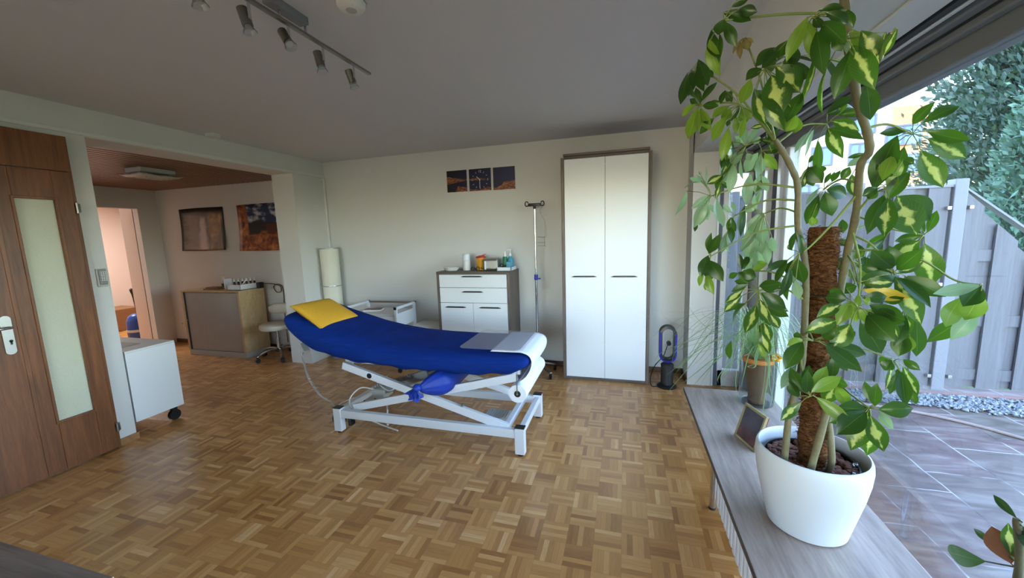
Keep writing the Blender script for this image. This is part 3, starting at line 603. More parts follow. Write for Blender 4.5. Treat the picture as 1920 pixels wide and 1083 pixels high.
# ---------------- infusion stand ----------------
t = thing('infusion_stand', 'chrome infusion pole with a black hook bar beside the wardrobe', 'infusion stand', (-.905, 4.06, 0)); px, py = -.905, 4.06
b = MB(); b.cyl((px, py, .09), (px, py, 1.05), .0125); b.cyl((px, py, 1.05), (px, py, 1.80), .009); b.build('pole', 'chrome', t)
b = MB(); b.beam((px-.07, py, 1.815), (px+.07, py, 1.815), .022, .03); b.cyl((px, py, 1.77), (px, py, 1.81), .014)
for s in (-1, 1): b.tube([(px+s*(.085+.018*math.cos(a)), py, 1.825+.024*math.sin(a)) for a in [k*PI/8 for k in range(-6, 8)]], .0055, 6)
b.build('hook_bar', 'black', t)
b = MB(); b.cyl((px, py, 1.02), (px, py, 1.08), .02); b.box((px-.012, py-.05, 1.035), (px+.02, py-.015, 1.06), .006); b.box((px+.0, py-.03, 1.03), (px+.055, py-.014, 1.044), .004); b.build('clamp', 'blue_plastic', t)
b = MB(); b.tube(bez([(px+.045, py-.02, 1.03), (px+.045, py-.02, .93), (px+.052, py-.02, .905), (px+.06, py-.02, .93), (px+.06, py-.02, 1.03)], 5), .004, 6); b.build('hook_loop', 'light_grey', t)
b = MB(); b.tube(bez([(px+.085, py, 1.79), (px+.06, py, 1.765), (px+.065, py, 1.72), (px+.105, py, 1.63), (px+.112, py, 1.49), (px+.1, py, 1.475), (px+.03, py-.03, 1.48)], 6), .0025, 6)
for z in (1.42, 1.385): b.tube([(px+.03, py-.04, z), (px+.1, py-.02, z), (px+.105, py+.02, z-.005)], .002, 6)
b.tube([(px+.1, py, 1.475), (px+.1, py, 1.385)], .002, 6); b.build('bottle_basket', 'steel', t)
b = MB(); b.cyl((px, py, .07), (px, py, .12), .028); b.build('hub', 'black', t)
for k in range(5):
    a = -.9+k*2*PI/5; d = Vector((math.cos(a), math.sin(a), 0)); c = Vector((px, py, 0)); L = .30 if k == 0 else .2
    b = MB(); b.beam(c+Vector((0, 0, .1)), c+d*L+Vector((0, 0, .07)), .03, .018); o = b.build('foot', 'steel', t)
    q = c+d*(L-.012)+Vector((0, 0, .027)); b = MB(); b.cyl(q+Vector((-.012, 0, 0)), q+Vector((.012, 0, 0)), .027); b.cyl(q+Vector((0, 0, .01)), q+Vector((0, 0, .05)), .008); b.build('caster', 'black', o)

# ---------------- loop fan ----------------
t = thing('loop_fan', 'black and blue bladeless loop fan standing on the floor in the window corner', 'fan', (.412, 3.87, 0)); fx, fy = .412, 3.87
b = MB(); b.lathe([(.001, 0), (.088, 0), (.09, .012), (.075, .026), (.058, .032), (.058, .035)], (fx, fy, 0), 32); b.build('base', 'black', t)
b = MB(); b.lathe([(.057, .033), (.058, .2), (.06, .225), (.05, .235), (.001, .236)], (fx, fy, 0), 32); b.build('body', plain('dark_grey_grille', (44, 44, 46), .45, var=.4, scale=200), t)
def loop(w, h, n=28):
    P = []
    for k in range(n+1):
        a = PI*k/n; P.append((w*math.cos(a), h+w*math.sin(a)))
    for k in range(n+1):
        a = PI+PI*k/n; P.append((w*math.cos(a), -h+w*math.sin(a)))
    return P
Z0 = .432; A = loop(.0775, .098); B_ = loop(.051, .098); N = len(A)
b = MB(); vs = []
for P, y in ((A, fy-.035), (B_, fy-.04), (B_, fy+.05), (A, fy+.055)): vs += [(fx+p[0], y, Z0+p[1]) for p in P]
b.add(vs, [[k*N+i, k*N+(i+1) % N, ((k+1) % 4)*N+(i+1) % N, ((k+1) % 4)*N+i] for k in range(4) for i in range(N)], True); b.build('loop', 'black', t)
b = MB(); vs = []; A2 = loop(.079, .1); A3 = loop(.062, .1)
for P, y in ((A2, fy+.02), (A2, fy-.037), (A3, fy-.0415)): vs += [(fx+p[0], y, Z0+p[1]) for p in P]
lo = [i for i in range(N) if not (3 < i < 26)]
b.add(vs, [[k*N+i, k*N+(i+1) % N, (k+1)*N+(i+1) % N, (k+1)*N+i] for k in range(2) for i in lo if A2[i][0] < .074 or A2[i][1] < -.05], True); b.build('blue_trim', 'blue_plastic', t, label='blue front band of the loop')
b = MB(); b.tube(bez([(.455, 4.245, .33), (.44, 4.22, .29), (.40, 4.18, .2), (.32, 4.1, .13), (.27, 3.98, .05), (.27, 3.85, .006), (.31, 3.84, .006), (.36, 3.87, .008)], 8), .0045, 8); b.cyl((.462, 4.27, .33), (.462, 4.225, .33), .022); b.build('power_cord', 'black', t)

# ---------------- standing paper lamp ----------------
t = thing('floor_lamp', 'tall white cylinder floor lamp in the corner behind the treatment table', 'lamp', (-3.60, 4.09, 0)); lx, ly = -3.588, 4.10
for z0, z1 in ((.06, .465), (.475, .935), (.945, 1.41)): MB().lathe([(.108, z0), (.11, z0+.004), (.11, z1-.004), (.108, z1)], (lx, ly, 0), 40).build('shade', 'lamp_paper', t)
for z in (.05, .462, .932, 1.405): MB().lathe([(.001, z), (.111, z), (.1125, z+.006), (.111, z+.014), (.001, z+.014)], (lx, ly, 0), 40).build('ring', 'alu', t)
MB().lathe([(.001, 0), (.1, 0), (.1, .02), (.02, .03), (.02, .06), (.001, .06)], (lx, ly, 0), 32).build('base', 'alu', t)

# ---------------- trolley ----------------
t = thing('side_trolley', 'white metal side trolley with a drawer behind the treatment table', 'trolley', (-2.74, 3.9, 0)); x0, x1, y0, y1 = -3.065, -2.425, 3.70, 4.09
b = MB()
for x in (x0, x1):
    for y in (y0, y1): b.box((x-.014, y-.014, .06), (x+.014, y+.014, .745), .002)
b.build('posts', 'powder', t)
for x in (x0, x1): b = MB(); b.box((x-.014, y0, .728), (x+.014, y1, .756), .002); b.build('side_rail', 'powder', t)
b = MB(); b.box((x0+.01, y1+.002, .73), (x1-.01, y1+.014, .752), .002); b.build('back_rail', 'steel', t)
b = MB()
for x in (x0, x1):
    for y in (y0-.016, y1+.016): b.box((x-.016, y-.005, .727), (x+.016, y+.005, .758), .002)
b.build('end_caps', 'black', t)
MB().box((x0+.012, y0, .655), (x1-.012, y1, .672), .002).build('top_tray', 'white', t)
b = MB(); b.box((x0+.016, y0-.002, .515), (x1-.016, y0+.016, .65), .003); o = b.build('drawer', 'white', t)
b = MB(); b.tube(bez([(-2.83, y0-.002, .6), (-2.83, y0-.025, .6), (-2.66, y0-.025, .6), (-2.66, y0-.002, .6)], 5), .006, 8); b.build('handle', 'powder', o)
b = MB(); b.box((x0+.012, y0+.016, .515), (x0+.02, y1, .655)); b.box((x1-.02, y0+.016, .515), (x1-.012, y1, .655)); b.box((x0+.02, y1-.012, .515), (x1-.02, y1, .655)); b.build('drawer_box', 'white', t)
MB().box((x0+.012, y0, .2), (x1-.012, y1, .216), .002).build('lower_tray', 'white', t)
for x in (x0, x1):
    for y in (y0, y1): b = MB(); b.cyl((x-.01, y, .03), (x+.01, y, .03), .03); b.cyl((x, y, .03), (x, y, .07), .008); b.build('caster', 'black', t)
t = thing('book', 'paperback book with an orange and grey cover lying on the white trolley', 'book', (-2.84, 3.88, .673))
mt = Matrix.Translation((-2.84, 3.88, .673)) @ Matrix.Rotation(.28, 4, 'Z')
MB().box((-.1, -.07, .002), (.1, .068, .02), 0, 0, mt).build('pages', 'paper', t)
n = NT('book_cover'); q = n.noise(14, 3); n.base(n.ramp(q, [(.4, S((120, 116, 120))), (.5, S((196, 120, 60))), (.62, S((70, 64, 70)))])); n.set(.4)
b = MB(); b.box((-.102, -.072, .02), (.102, .07, .0225), 0, 0, mt); b.box((-.102, -.072, 0), (.102, .07, .002), 0, 0, mt); b.box((-.102, .068, 0), (.102, .07, .0225), 0, 0, mt); b.build('cover', n.m, t)
t = thing('storage_box', 'low white box on the floor between the trolley and the chest of drawers', 'box', (-2.22, 4.14, 0))
MB().box((-2.4, 4.02, 0), (-2.03, 4.26, .46), .004).build('body', 'white', t); MB().box((-2.41, 4.01, .46), (-2.025, 4.262, .485), .004).build('lid', 'white_matte', t)

# ---------------- rolling white cabinet by the opening ----------------
t = thing('rolling_cabinet', 'low white cabinet on casters standing in the opening beside the wooden door', 'cabinet', (-4.1, 2.15, 0)); x0, x1, y0, y1 = -4.47, -3.722, 1.966, 2.318
b = MB(); b.box((x0, y0, .125), (x1, y1, .6875), .002); b.build('body', 'white', t)
b = MB(); b.box((x0, y0, .688), (x1-.002, y1-.002, .703), .002); b.build('top', 'white_matte', t)
b = MB(); b.box((x0+.06, y0+.01, .703), (-3.9, 2.18, .706), .001); b.build('top_inlay', 'grey_plastic', t, label='grey inlay in the white top')
for x, y in ((x0+.08, y0+.06), (x0+.08, y1-.05), (x1-.06, y1-.05), (x1-.36, y0+.06)):
    if True: b = MB(); b.cyl((x-.014, y, .045), (x+.014, y, .045), .045); b.cyl((x, y, .045), (x, y, .126), .01); b.box((x-.02, y-.02, .08), (x+.02, y+.02, .126), .004); b.build('caster', 'black', t)

# ---------------- alcove: tambour cabinet and what is on it ----------------
t = thing('tambour_cabinet', 'maple cabinet with a grey tambour front in the alcove', 'cabinet', (-5.3, 3.98, 0)); x0, x1, y0, y1, zt = -5.82, -4.785, 3.79, 4.16, .90
b = MB(); b.box((x0, y0, .07), (x0+.035, y1, zt-.022), .002); b.box((x1-.035, y0, .07), (x1, y1, zt-.022), .002); b.box((x0+.035, y1-.012, .07), (x1-.035, y1, zt-.022)); b.build('carcass', 'maple', t)
MB().box((x0-.004, y0-.004, zt-.022), (x1+.004, y1, zt), .002).build('top_board', 'maple', t)
MB().box((x0+.015, y0-.002, 0), (x1+.012, y1-.01, .07), .002).build('plinth', 'light_grey', t)
o = MB().box((x0+.055, y0+.012, .078), (x1-.036, y0+.026, zt-.03)).build('tambour_door', 'tambour', t)
b = MB(); b.box((x0+.036, y0+.002, .075), (x0+.05, y0+.022, zt-.026)); b.build('edge_grip', 'dark', o)
b = MB(); b.cyl((x0+.042, y0+.003, .49), (x0+.042, y0-.008, .49), .012); b.build('lock', 'chrome', o)
t = thing('box_tray', 'flat white open box holding small bottles on the tambour cabinet', 'box', (-4.83, 3.98, .90))
bx0, bx1, by0, by1 = -5.02, -4.80, 3.83, 4.13
b = MB(); b.box((bx0, by0, .9005), (bx1, by1, .91))
for a, c in (((bx0, by0, .9005), (bx0+.006, by1, .975)), ((bx1-.006, by0, .9005), (bx1, by1, .975)), ((bx0, by0, .9005), (bx1, by0+.006, .975)), ((bx0, by1-.006, .9005), (bx1, by1, .975))): b.box(a, c, .001)
b.build('walls', 'white', t); MB().box((bx0+.008, by0+.008, .91), (bx1-.008, by1-.008, .955)).build('insert', 'white_matte', t)
proto = None
for i in range(6):
    x, y = -4.975+.028*i, 3.9+.035*i
    if i == 0:
        t = proto = thing('dropper_bottle', '', 'bottle', (x, y, .9555), 'dropper bottles in the white box'); L = proto.location
        proto['label'] = 'small brown dropper bottle with white cap in the row in the white box'
        MB().lathe([(.001, 0), (.013, 0), (.013, .045), (.008, .052)], L, 16).build('body', 'amber_glass', proto)
        MB().lathe([(.009, .052), (.009, .068), (.005, .073), (.004, .092), (.001, .094)], L, 16).build('cap', 'white_matte', proto)
    else: copy_tree(proto, (x-proto.location.x, y-proto.location.y, 0))
b = MB(); b.beam((-4.85, 3.9, .965), (-4.815, 3.94, 1.03), .022, .012); tag(b.build('white_tube', 'white_matte'), 'white tube leaning in the right corner of the white box', 'tube')
b = MB(); b.lathe([(.001, 0), (.022, 0), (.022, .022), (.001, .023)], (-4.99, 4.06, .9555), 20); tag(b.build('small_jar', 'white_matte'), 'tiny white round jar in the left corner of the white box', 'jar')
b = MB(); b.lathe([(.032, .003), (.037, .12), (.039, .12), (.034, 0), (.001, 0), (.001, .003)], (-5.13, 4.05, .9005), 24); tag(b.build('drinking_glass', 'clear'), 'clear drinking glass standing left of the white box on the tambour cabinet', 'glass')
b = MB(); b.box((-5.2, 3.93, .9005), (-5.185, 4.03, 1.04), .002); tag(b.build('upright_card', 'paper'), 'white upright card between the spray bottle and the drinking glass', 'card')
t = thing('spray_bottle', 'small clear spray bottle with a dark green label on the tambour cabinet', 'bottle', (-5.29, 4.0, .9005)); L = t.location
MB().lathe([(.001, 0), (.03, 0), (.031, .085), (.014, .105), (.014, .115)], L, 20).build('body', 'light_grey', t)
MB().lathe([(.0315, .02), (.0315, .075)], L, 20).build('label', plain('dark_green_label', (84, 88, 40), .5, var=.4, scale=60), t)
b = MB(); b.cyl(L+Vector((0, 0, .115)), L+Vector((0, 0, .15)), .012, .008); b.box(L+Vector((-.022, -.007, .15)), L+Vector((.01, .007, .165)), .003); b.build('nozzle', 'white_matte', t)
b = MB(); b.box((-5.50, 3.86, .9005), (-5.24, 3.99, .915), .003); b.box((-5.47, 3.875, .9155), (-5.28, 3.975, .935), .003); tag(b.build('wooden_case', 'brown_card'), 'flat brown wooden case at the left of the tambour cabinet top', 'case')
b = MB(); b.tube(bez([(-4.77, 4.1, .96), (-4.70, 4.18, .95), (-4.66, 4.24, .93), (-4.6, 4.26, .9), (-4.6, 4.262, .83), (-4.68, 4.262, .82), (-4.72, 4.262, .9), (-4.62, 4.262, .93), (-4.56, 4.262, .85), (-4.58, 4.262, .5), (-4.58, 4.262, .1)], 8), .005, 6); b.box((-4.795, 4.06, .9005), (-4.74, 4.13, .98), .006); tag(b.build('charger_cable', 'black'), 'dark cable with a small adapter hanging behind the tambour cabinet', 'cable')
# ---- posters ----
def poster(x0, x1, z0, z1, mat, label, curl):
    b = MB(); n1, n2 = 14, 10
    for j in range(n2+1):
        for i in range(n1+1):
            u, v = i/n1, j/n2; d = .004+curl*(abs(2*u-1)**3)*(1-v)*.5+curl*.6*(1-v)**3
            pin = .012*math.sin(PI*v); b.v.append((x0+pin*(1-u)-pin*u*.5+(x1-x0)*u, YB-d, z0+(z1-z0)*v+.012*math.sin(PI*u)*(v-.5)))
    for k, v in enumerate(list(b.v)): b.uv[k] = ((k % (n1+1))/n1, (k//(n1+1))/n2)
    for j in range(n2):
        for i in range(n1): b.f.append([j*(n1+1)+i, j*(n1+1)+i+1, (j+1)*(n1+1)+i+1, (j+1)*(n1+1)+i]); b.sm.append(True); b.mi.append(0)
    o = b.build('poster', mat); tag(o, label, 'poster'); md = o.modifiers.new('t', 'SOLIDIFY'); md.thickness = .0008
n = NT('waterfall_poster'); uv = n.sep(n.tc.outputs['UV']); u, v = uv[0], uv[1]; nz = n.noise(9, 5); uu = n.math('ADD', u, n.math('MULTIPLY', n.math('SUBTRACT', nz, .5), .12))
c = n.ramp(n.noise(6, 6, dist=1), [(.35, S((62, 58, 54))), (.6, S((116, 110, 104)))])
top = n.step(v, .8, .92); c = n.mix(n.math('MULTIPLY', n.step(n.math('ABSOLUTE', n.math('SUBTRACT', uu, .3)), .24, .05), .6), c, S((150, 140, 136)))
cl = n.step(uu, .62, .68); c = n.mix(cl, c, n.ramp(n.noise(12, 5), [(.35, S((122, 98, 66))), (.65, S((178, 146, 98)))])); c = n.mix(n.math('MULTIPLY', n.step(n.math('SUBTRACT', uu, n.math('MULTIPLY', v, .4)), .62, .74), .8), c, S((74, 76, 64)))
fall = n.math('MULTIPLY', n.step(n.math('ABSOLUTE', n.math('SUBTRACT', uu, n.math('ADD', .5, n.math('MULTIPLY', n.math('SUBTRACT', .5, v), -.02)))), n.math('SUBTRACT', .17, n.math('MULTIPLY', v, .12)), .03), n.step(v, .84, .7)); c = n.mix(fall, c, S((196, 182, 182)))
c = n.mix(top, c, S((48, 46, 42))); ed = n.math('MINIMUM', n.math('MINIMUM', u, n.math('SUBTRACT', 1.0, u)), n.math('MINIMUM', v, n.math('SUBTRACT', 1.0, v))); c = n.mix(n.step(ed, .045, .02), c, S((44, 40, 38)))
n.base(c); n.set(.3); poster(-6.355, -5.49, 1.425, 2.035, n.m, 'poster of a pale waterfall between grey and tan cliffs on the alcove wall', .03)
n = NT('canyon_poster'); uv = n.sep(n.tc.outputs['UV']); u, v = uv[0], uv[1]; nz = n.noise(7, 5, dist=.8); vv = n.math('ADD', v, n.math('MULTIPLY', n.math('SUBTRACT', nz, .5), .22))
c = n.mix(n.step(n.noise(5, 5, n.mapping(scale=(1, 1, 2.2))), .46, .62), S((34, 52, 92)), S((196, 200, 208)))
c = n.mix(n.step(vv, .66, .6), c, S((34, 38, 38))); rk = n.ramp(n.noise(11, 6, dist=.6), [(.32, S((74, 34, 20))), (.52, S((164, 90, 48))), (.7, S((206, 136, 84)))])
c = n.mix(n.step(n.math('SUBTRACT', vv, n.math('MULTIPLY', u, .22)), .34, .28), c, rk); c = n.mix(n.step(n.math('ADD', u, n.math('MULTIPLY', nz, .1)), .27, .22), c, rk)
c = n.mix(n.math('MULTIPLY', n.step(u, .52, .6), n.math('MULTIPLY', n.step(vv, .62, .56), n.step(vv, .3, .36))), c, S((86, 44, 28)))
n.base(c); n.set(.3); poster(-5.235, -4.36, 1.405, 2.04, n.m, 'poster of orange canyon rocks under a cloudy blue sky, nearer the pillar', .03)
# ---- alcove ceiling light ----
t = thing('ceiling_light', 'square glass ceiling light on the dark slatted alcove ceiling', 'ceiling light', (-4.93, 3.1, 2.24)); lx, ly = -4.93, 3.1
MB().box((lx-.12, ly-.17, 2.285), (lx+.12, ly+.17, 2.336), .012).build('base', 'white_matte', t)
b = MB(); N = 12
for j in range(N+1):
    for i in range(N+1):
        u, v = i/N*2-1, j/N*2-1; b.v.append((lx+u*.165, ly+v*.215, 2.24+.022*(u**4+v**4)*.6+.006*math.sin(u*9)*math.sin(v*7)))
for j in range(N):
    for i in range(N): b.f.append([j*(N+1)+i, j*(N+1)+i+1, (j+1)*(N+1)+i+1, (j+1)*(N+1)+i]); b.sm.append(True); b.mi.append(0)
o = b.build('glass_shade', 'frost', t); md = o.modifiers.new('t', 'SOLIDIFY'); md.thickness = .006
b = MB()
for y in (-.11, .11): b.cyl((lx+.09, ly+y, 2.235), (lx+.09, ly+y, 2.3), .007); b.cyl((lx-.09, ly+y, 2.235), (lx-.09, ly+y, 2.3), .007)
b.build('screws', 'chrome', t)
# ---- doctor's stool ----
t = thing('swivel_stool', 'cream swivel stool with low backrest on chrome casters beside the tambour cabinet', 'stool', (-4.36, 3.90, 0)); sx, sy = -4.37, 3.92
MB().lathe([(.001, .385), (.15, .385), (.19, .395), (.2, .42), (.195, .45), (.17, .465), (.001, .468)], (sx, sy, 0), 40).build('seat', 'cream', t)
b = MB(); n_ = 16; ring = []
for k in range(n_+1):
    a = .35+(PI-.7)*k/n_; ring.append(Vector((sx+.235*math.cos(a), sy+.03+.2*math.sin(a), .62)))
prof = [(-.02, -.075), (.02, -.075), (.026, 0), (.02, .075), (-.02, .075), (-.026, 0)]; vs = []
for k, p in enumerate(ring):
    d = Vector((p.x-sx, p.y-sy-.03, 0)).normalized(); q = 1-.55*(abs(2*k/n_-1)**6); vs += [p+d*o+Vector((0, 0, z*q)) for o, z in prof]
b.add(vs, [[k*6+j, k*6+(j+1) % 6, (k+1)*6+(j+1) % 6, (k+1)*6+j] for k in range(n_) for j in range(6)]+[[5, 4, 3, 2, 1, 0], [n_*6+j for j in range(6)]], True); b.build('backrest', 'cream', t, subsurf=1)
b = MB(); b.tube(bez([(sx, sy+.1, .38), (sx, sy+.2, .37), (sx, sy+.245, .42), (sx, sy+.24, .6)], 6), .011, 8); b.build('back_bracket', 'chrome', t)
b = MB(); b.cyl((sx, sy, .1), (sx, sy, .27), .024); b.cyl((sx, sy, .27), (sx, sy, .386), .014); b.build('gas_column', 'chrome', t)
MB().cyl((sx, sy, .08), (sx, sy, .13), .035).build('hub', 'black', t)
for k in range(5):
    a = -1.9+k*2*PI/5; d = Vector((math.cos(a), math.sin(a), 0)); c = Vector((sx, sy, 0))
    b = MB(); b.tube(bez([c+Vector((0, 0, .11)), c+d*.1+Vector((0, 0, .125)), c+d*.2+Vector((0, 0, .11)), c+d*.27+Vector((0, 0, .07))], 4), [.016]*12+[.011], 8); o = b.build('leg', 'chrome', t)
    q = c+d*.27+Vector((0, 0, .029)); s = Vector((-d.y, d.x, 0)); b = MB(); b.cyl(q-s*.022, q+s*.022, .028); b.cyl(q, q+Vector((0, 0, .045)), .01); b.build('caster', 'rubber', o)
# ---- blue vacuum cleaner seen through the doorway ----
t = thing('vacuum_cleaner', 'blue rounded vacuum cleaner with a black upright tube in the next room', 'vacuum cleaner', (-7.55, 4.22, 0)); qx, qy = -7.55, 4.22
b = MB(); b.lathe([(.001, .04), (.11, .04), (.135, .08), (.14, .2), (.13, .33), (.10, .41), (.05, .445), (.001, .45)], (qx, qy, 0), 32); b.build('body', 'blue_chair', t)
b = MB(); b.lathe([(.141, .16), (.1435, .17), (.1435, .19), (.141, .2)], (qx, qy, 0), 32); b.build('band', 'light_grey', t)
b = MB(); b.tube(bez([(qx, qy+.03, .42), (qx, qy+.02, .6), (qx+.01, qy+.0, .74), (qx+.01, qy-.02, .86)], 5), [.022]*8+[.02]*4+[.024]*3+[.006], 10); b.build('tube', 'black', t)
for y in (qy-.09, qy+.09): b = MB(); b.cyl((qx-.02, y, .03), (qx+.02, y, .03), .03); b.build('wheel', 'black', t)
MB().box((-9.3, 4.2, 0), (-8.75, 5.0, .4), .01).build('low_shelf', 'brown_card', label='dark low cupboard in the next room beyond the vacuum cleaner', cat='cupboard')
# ---- table corner in the foreground ----
t = thing('wooden_table', 'grey brown wooden table whose corner reaches in at the lower left', 'table', (-1.9, -.1, 0)); x0, x1, y0, y1 = -2.7, -1.185, -.75, .53
MB().box((x0, y0, .69), (x1, y1, .72), .002).build('tabletop', 'table_wood', t)
MB().box((x1, y0, .69), (x1+.002, y1, .72)).build('edge_band', 'white', t)
for x in (x0+.06, x1-.06):
    for y in (y0+.06, y1-.06): MB().box((x-.03, y-.03, 0), (x+.03, y+.03, .69), .003).build('leg', 'light_grey', t)
# ---------------- treatment table ----------------
bed = thing('treatment_table', 'white height-adjustable treatment table with a blue fitted cover', 'treatment table', (-1.42, 2.69, 0))
YN, YFR = 2.41, 2.985
for x in (-2.165, -.675):
    for y in (YN, YFR):
        b = MB(); b.box((x-.034, y-.026, .012), (x+.034, y+.026, .2), .004); o = b.build('leg', 'powder', bed)
        b = MB(); b.box((x-.035, y-.027, .2), (x+.035, y+.027, .207), .002); b.build('cap', 'black', o)
        b = MB(); b.cyl((x, y, 0), (x, y, .014), .022); b.build('foot', 'rubber', o)
for y in (YN, YFR): b = MB(); b.box((-2.135, y-.02, .125), (-.705, y+.02, .188), .004); b.build('base_rail', 'powder', bed)
for x in (-2.165, -.675, -.79): b = MB(); b.box((x-.02, YN+.02, .135), (x+.02, YFR-.02, .185), .004); b.build('cross_rail', 'powder', bed)
for y, yb in ((YN+.025, YN+.06), (YFR-.03, YFR-.065)):
    b = MB(); b.beam((-2.1, y, .545), (-.76, y, .175), .03, .058); b.build('scissor_arm', 'powder', bed)
    b = MB(); b.beam((-2.06, yb, .185), (-.70, yb, .54), .03, .058); b.build('scissor_arm', 'powder', bed)
b = MB(); xm = -1.42; b.cyl((xm, YN, .36), (xm, YFR, .36), .014); b.cyl((-1.86, YN+.008, .479), (-1.86, YN+.0105, .479), .021, mi=1); b.cyl((-1.1, YN-.002, .315), (-1.1, YN+.03, .315), .009); b.build('pivot', ['alu', 'black'], bed)
b = MB()
for y in (YN+.09, YFR-.09): b.box((-2.12, y-.018, .55), (-.68, y+.018, .585), .003)
for x in (-2.08, -1.3, -.72): b.box((x-.018, YN+.05, .55), (x+.018, YFR-.05, .583), .003)
b.build('upper_frame', 'powder', bed)
b = MB(); b.beam((-1.95, 2.7, .25), (-1.5, 2.7, .43), .085, .075, bev=.012); b.build('motor', 'grey_plastic', bed)
b = MB(); b.cyl((-1.52, 2.7, .42), (-1.18, 2.7, .56), .022); b.build('piston', 'steel', bed)
b = MB(); b.box((-2.02, 2.64, .19), (-1.9, 2.78, .27), .01); b.build('control_box', 'light_grey', bed)
b = MB()
b.tube(bez([(-2.0, 2.66, .26), (-2.08, 2.58, .3), (-2.13, 2.5, .22), (-2.06, 2.5, .12), (-1.9, 2.55, .02), (-1.7, 2.5, .012)], 8), .006, 8); b.tube(bez([(-1.95, 2.72, .27), (-1.9, 2.6, .33), (-1.8, 2.58, .3), (-1.7, 2.6, .36)], 8), .005, 8)
b.tube(bez([(-1.75, 2.46, .2), (-1.78, 2.48, .08), (-1.85, 2.6, .012), (-2.1, 2.95, .012), (-2.3, 3.3, .01)], 8), .006, 8); b.build('cable', 'white_matte', bed)
b = MB(); pts = []
for k in range(160):
    t = k/159; a = k*PI/5; c = Vector((-1.98+.36*t, 2.63, .30+.12*t)); pts.append(c+Vector((0, .02*math.cos(a), .02*math.sin(a))))
b.tube(pts, .0035, 5); b.build('coil_cord', 'grey_plastic', bed)
for y in (2.50, 2.9):
    b = MB(); b.cyl((-2.245, y-.018, .055), (-2.245, y+.018, .055), .055); o = b.build('caster', 'rubber', bed)
    b = MB(); b.cyl((-2.245, y-.021, .06), (-2.245, y-.017, .06), .04); b.box((-2.26, y-.03, .06), (-2.18, y-.018, .1), .004); b.box((-2.24, y+.02, .05), (-2.19, y+.03, .12), .004); b.build('caster_cover', 'light_grey', o)
b = MB(); b.box((-2.12, 2.45, .03), (-2.09, 2.5, .12), .004); b.build('brake_block', 'black', bed)
# padded top under its blue cover: superellipse sections along the table
SEC = [(-2.63, .897, .006, .22), (-2.625, .896, .02, .255), (-2.60, .889, .05, .29), (-2.54, .862, .083, .322), (-2.42, .796, .106, .337), (-2.25, .735, .122, .342), (-2.05, .692, .109, .344), (-1.85, .663, .098, .346), (-1.65, .644, .090, .346), (-1.4, .633, .087, .346), (-1.1, .629, .087, .346), (-.85, .634, .083, .346), (-.72, .644, .073, .343), (-.655, .660, .056, .338), (-.618, .668, .04, .325), (-.602, .671, .018, .30), (-.598, .671, .004, .27)]
yc, NS = 2.69, 44
def section(x, zc, ht, hw, grow=0.0):
    out = []
    for k in range(NS):
        a = 2*PI*k/NS; ca, sa = math.cos(a), math.sin(a)
        y = yc+(hw+grow)*math.copysign(abs(ca)**.42, ca); z = zc+(ht+grow)*math.copysign(abs(sa)**(.62 if sa > 0 else .75), sa)
        if sa > 0: z += .008*(1-((y-yc)/hw)**2)
        if sa < -.3: z += .012*math.sin(x*23+a*3)*math.sin(x*9)
        out.append((x, y, z))
    return out
b = MB(); dense = []
for i in range(len(SEC)-1):
    m_ = max(1, int(abs(SEC[i+1][0]-SEC[i][0])/.03))
    for k in range(m_): t = k/m_; dense.append([SEC[i][j]*(1-t)+SEC[i+1][j]*t for j in range(4)])
dense.append(list(SEC[-1])); vs = []
for s in dense: vs += section(*s)
L_ = len(dense)
b.add(vs, [[i*NS+j, i*NS+(j+1) % NS, (i+1)*NS+(j+1) % NS, (i+1)*NS+j] for i in range(L_-1) for j in range(NS)]+[list(range(NS))[::-1], [(L_-1)*NS+j for j in range(NS)]], True)
b.build('fitted_cover', 'blue', bed, subsurf=1)
# handset and its coiled cord
b = MB(); b.beam((-2.60, 2.56, .66), (-2.52, 2.52, .60), .05, .022, bev=.006); o = b.build('handset', 'light_grey', bed)
b = MB(); ax = bez([(-2.55, 2.54, .61), (-2.66, 2.6, .55), (-2.64, 2.6, .45), (-2.61, 2.6, .33), (-2.52, 2.6, .2), (-2.39, 2.58, .155)], 40); pts = []
for k, p in enumerate(ax):
    a = k*1.6; q = min(k, len(ax)-1-k); r = .008 if q > 12 else .0045; pts.append(Vector(p)+Vector((r*math.cos(a), r*math.sin(a), 0)))
b.tube(pts, .0042, 5); b.tube(bez([ax[-1], (-2.28, 2.52, .13), (-2.2, 2.48, .2), (-2.1, 2.52, .24)], 6), .0035, 6); b.build('handset_cord', 'light_grey', bed)
# paper roll on its wire hanger, the paper led up over the end
t = thing('paper_roll', 'roll of white paper hanging below the foot end of the treatment table', 'paper roll', (-.675, 2.69, .40)); RX, RZ = -.672, .462
b = MB(); n_ = 36; vs = []
for y, r in ((2.36, .017), (2.36, .061), (3.0, .061), (3.0, .017)): vs += [(RX+r*math.cos(2*PI*k/n_), y, RZ+r*math.sin(2*PI*k/n_)) for k in range(n_)]
b.add(vs, [[k*n_+i, k*n_+(i+1) % n_, ((k+1) % 4)*n_+(i+1) % n_, ((k+1) % 4)*n_+i] for k in range(4) for i in range(n_)], True); b.build('roll', 'paper', t)
b = MB(); path = [(-.87, .725), (-.8, .7255), (-.72, .7265), (-.66, .727), (-.62, .719), (-.594, .70), (-.583, .67), (-.587, .635), (-.603, .595), (-.632, .553), (-.672, .5235)]
pp = bez([(p[0], 0, p[1]) for p in path], 4); vs = []
for p in pp:
    for k in range(13): y = 2.415+.045*k; vs.append((p.x, y, p.z+.005*(1-((y-yc)/.34)**2)*(1 if p.x < -.64 and p.z > .7 else 0)+.0015))
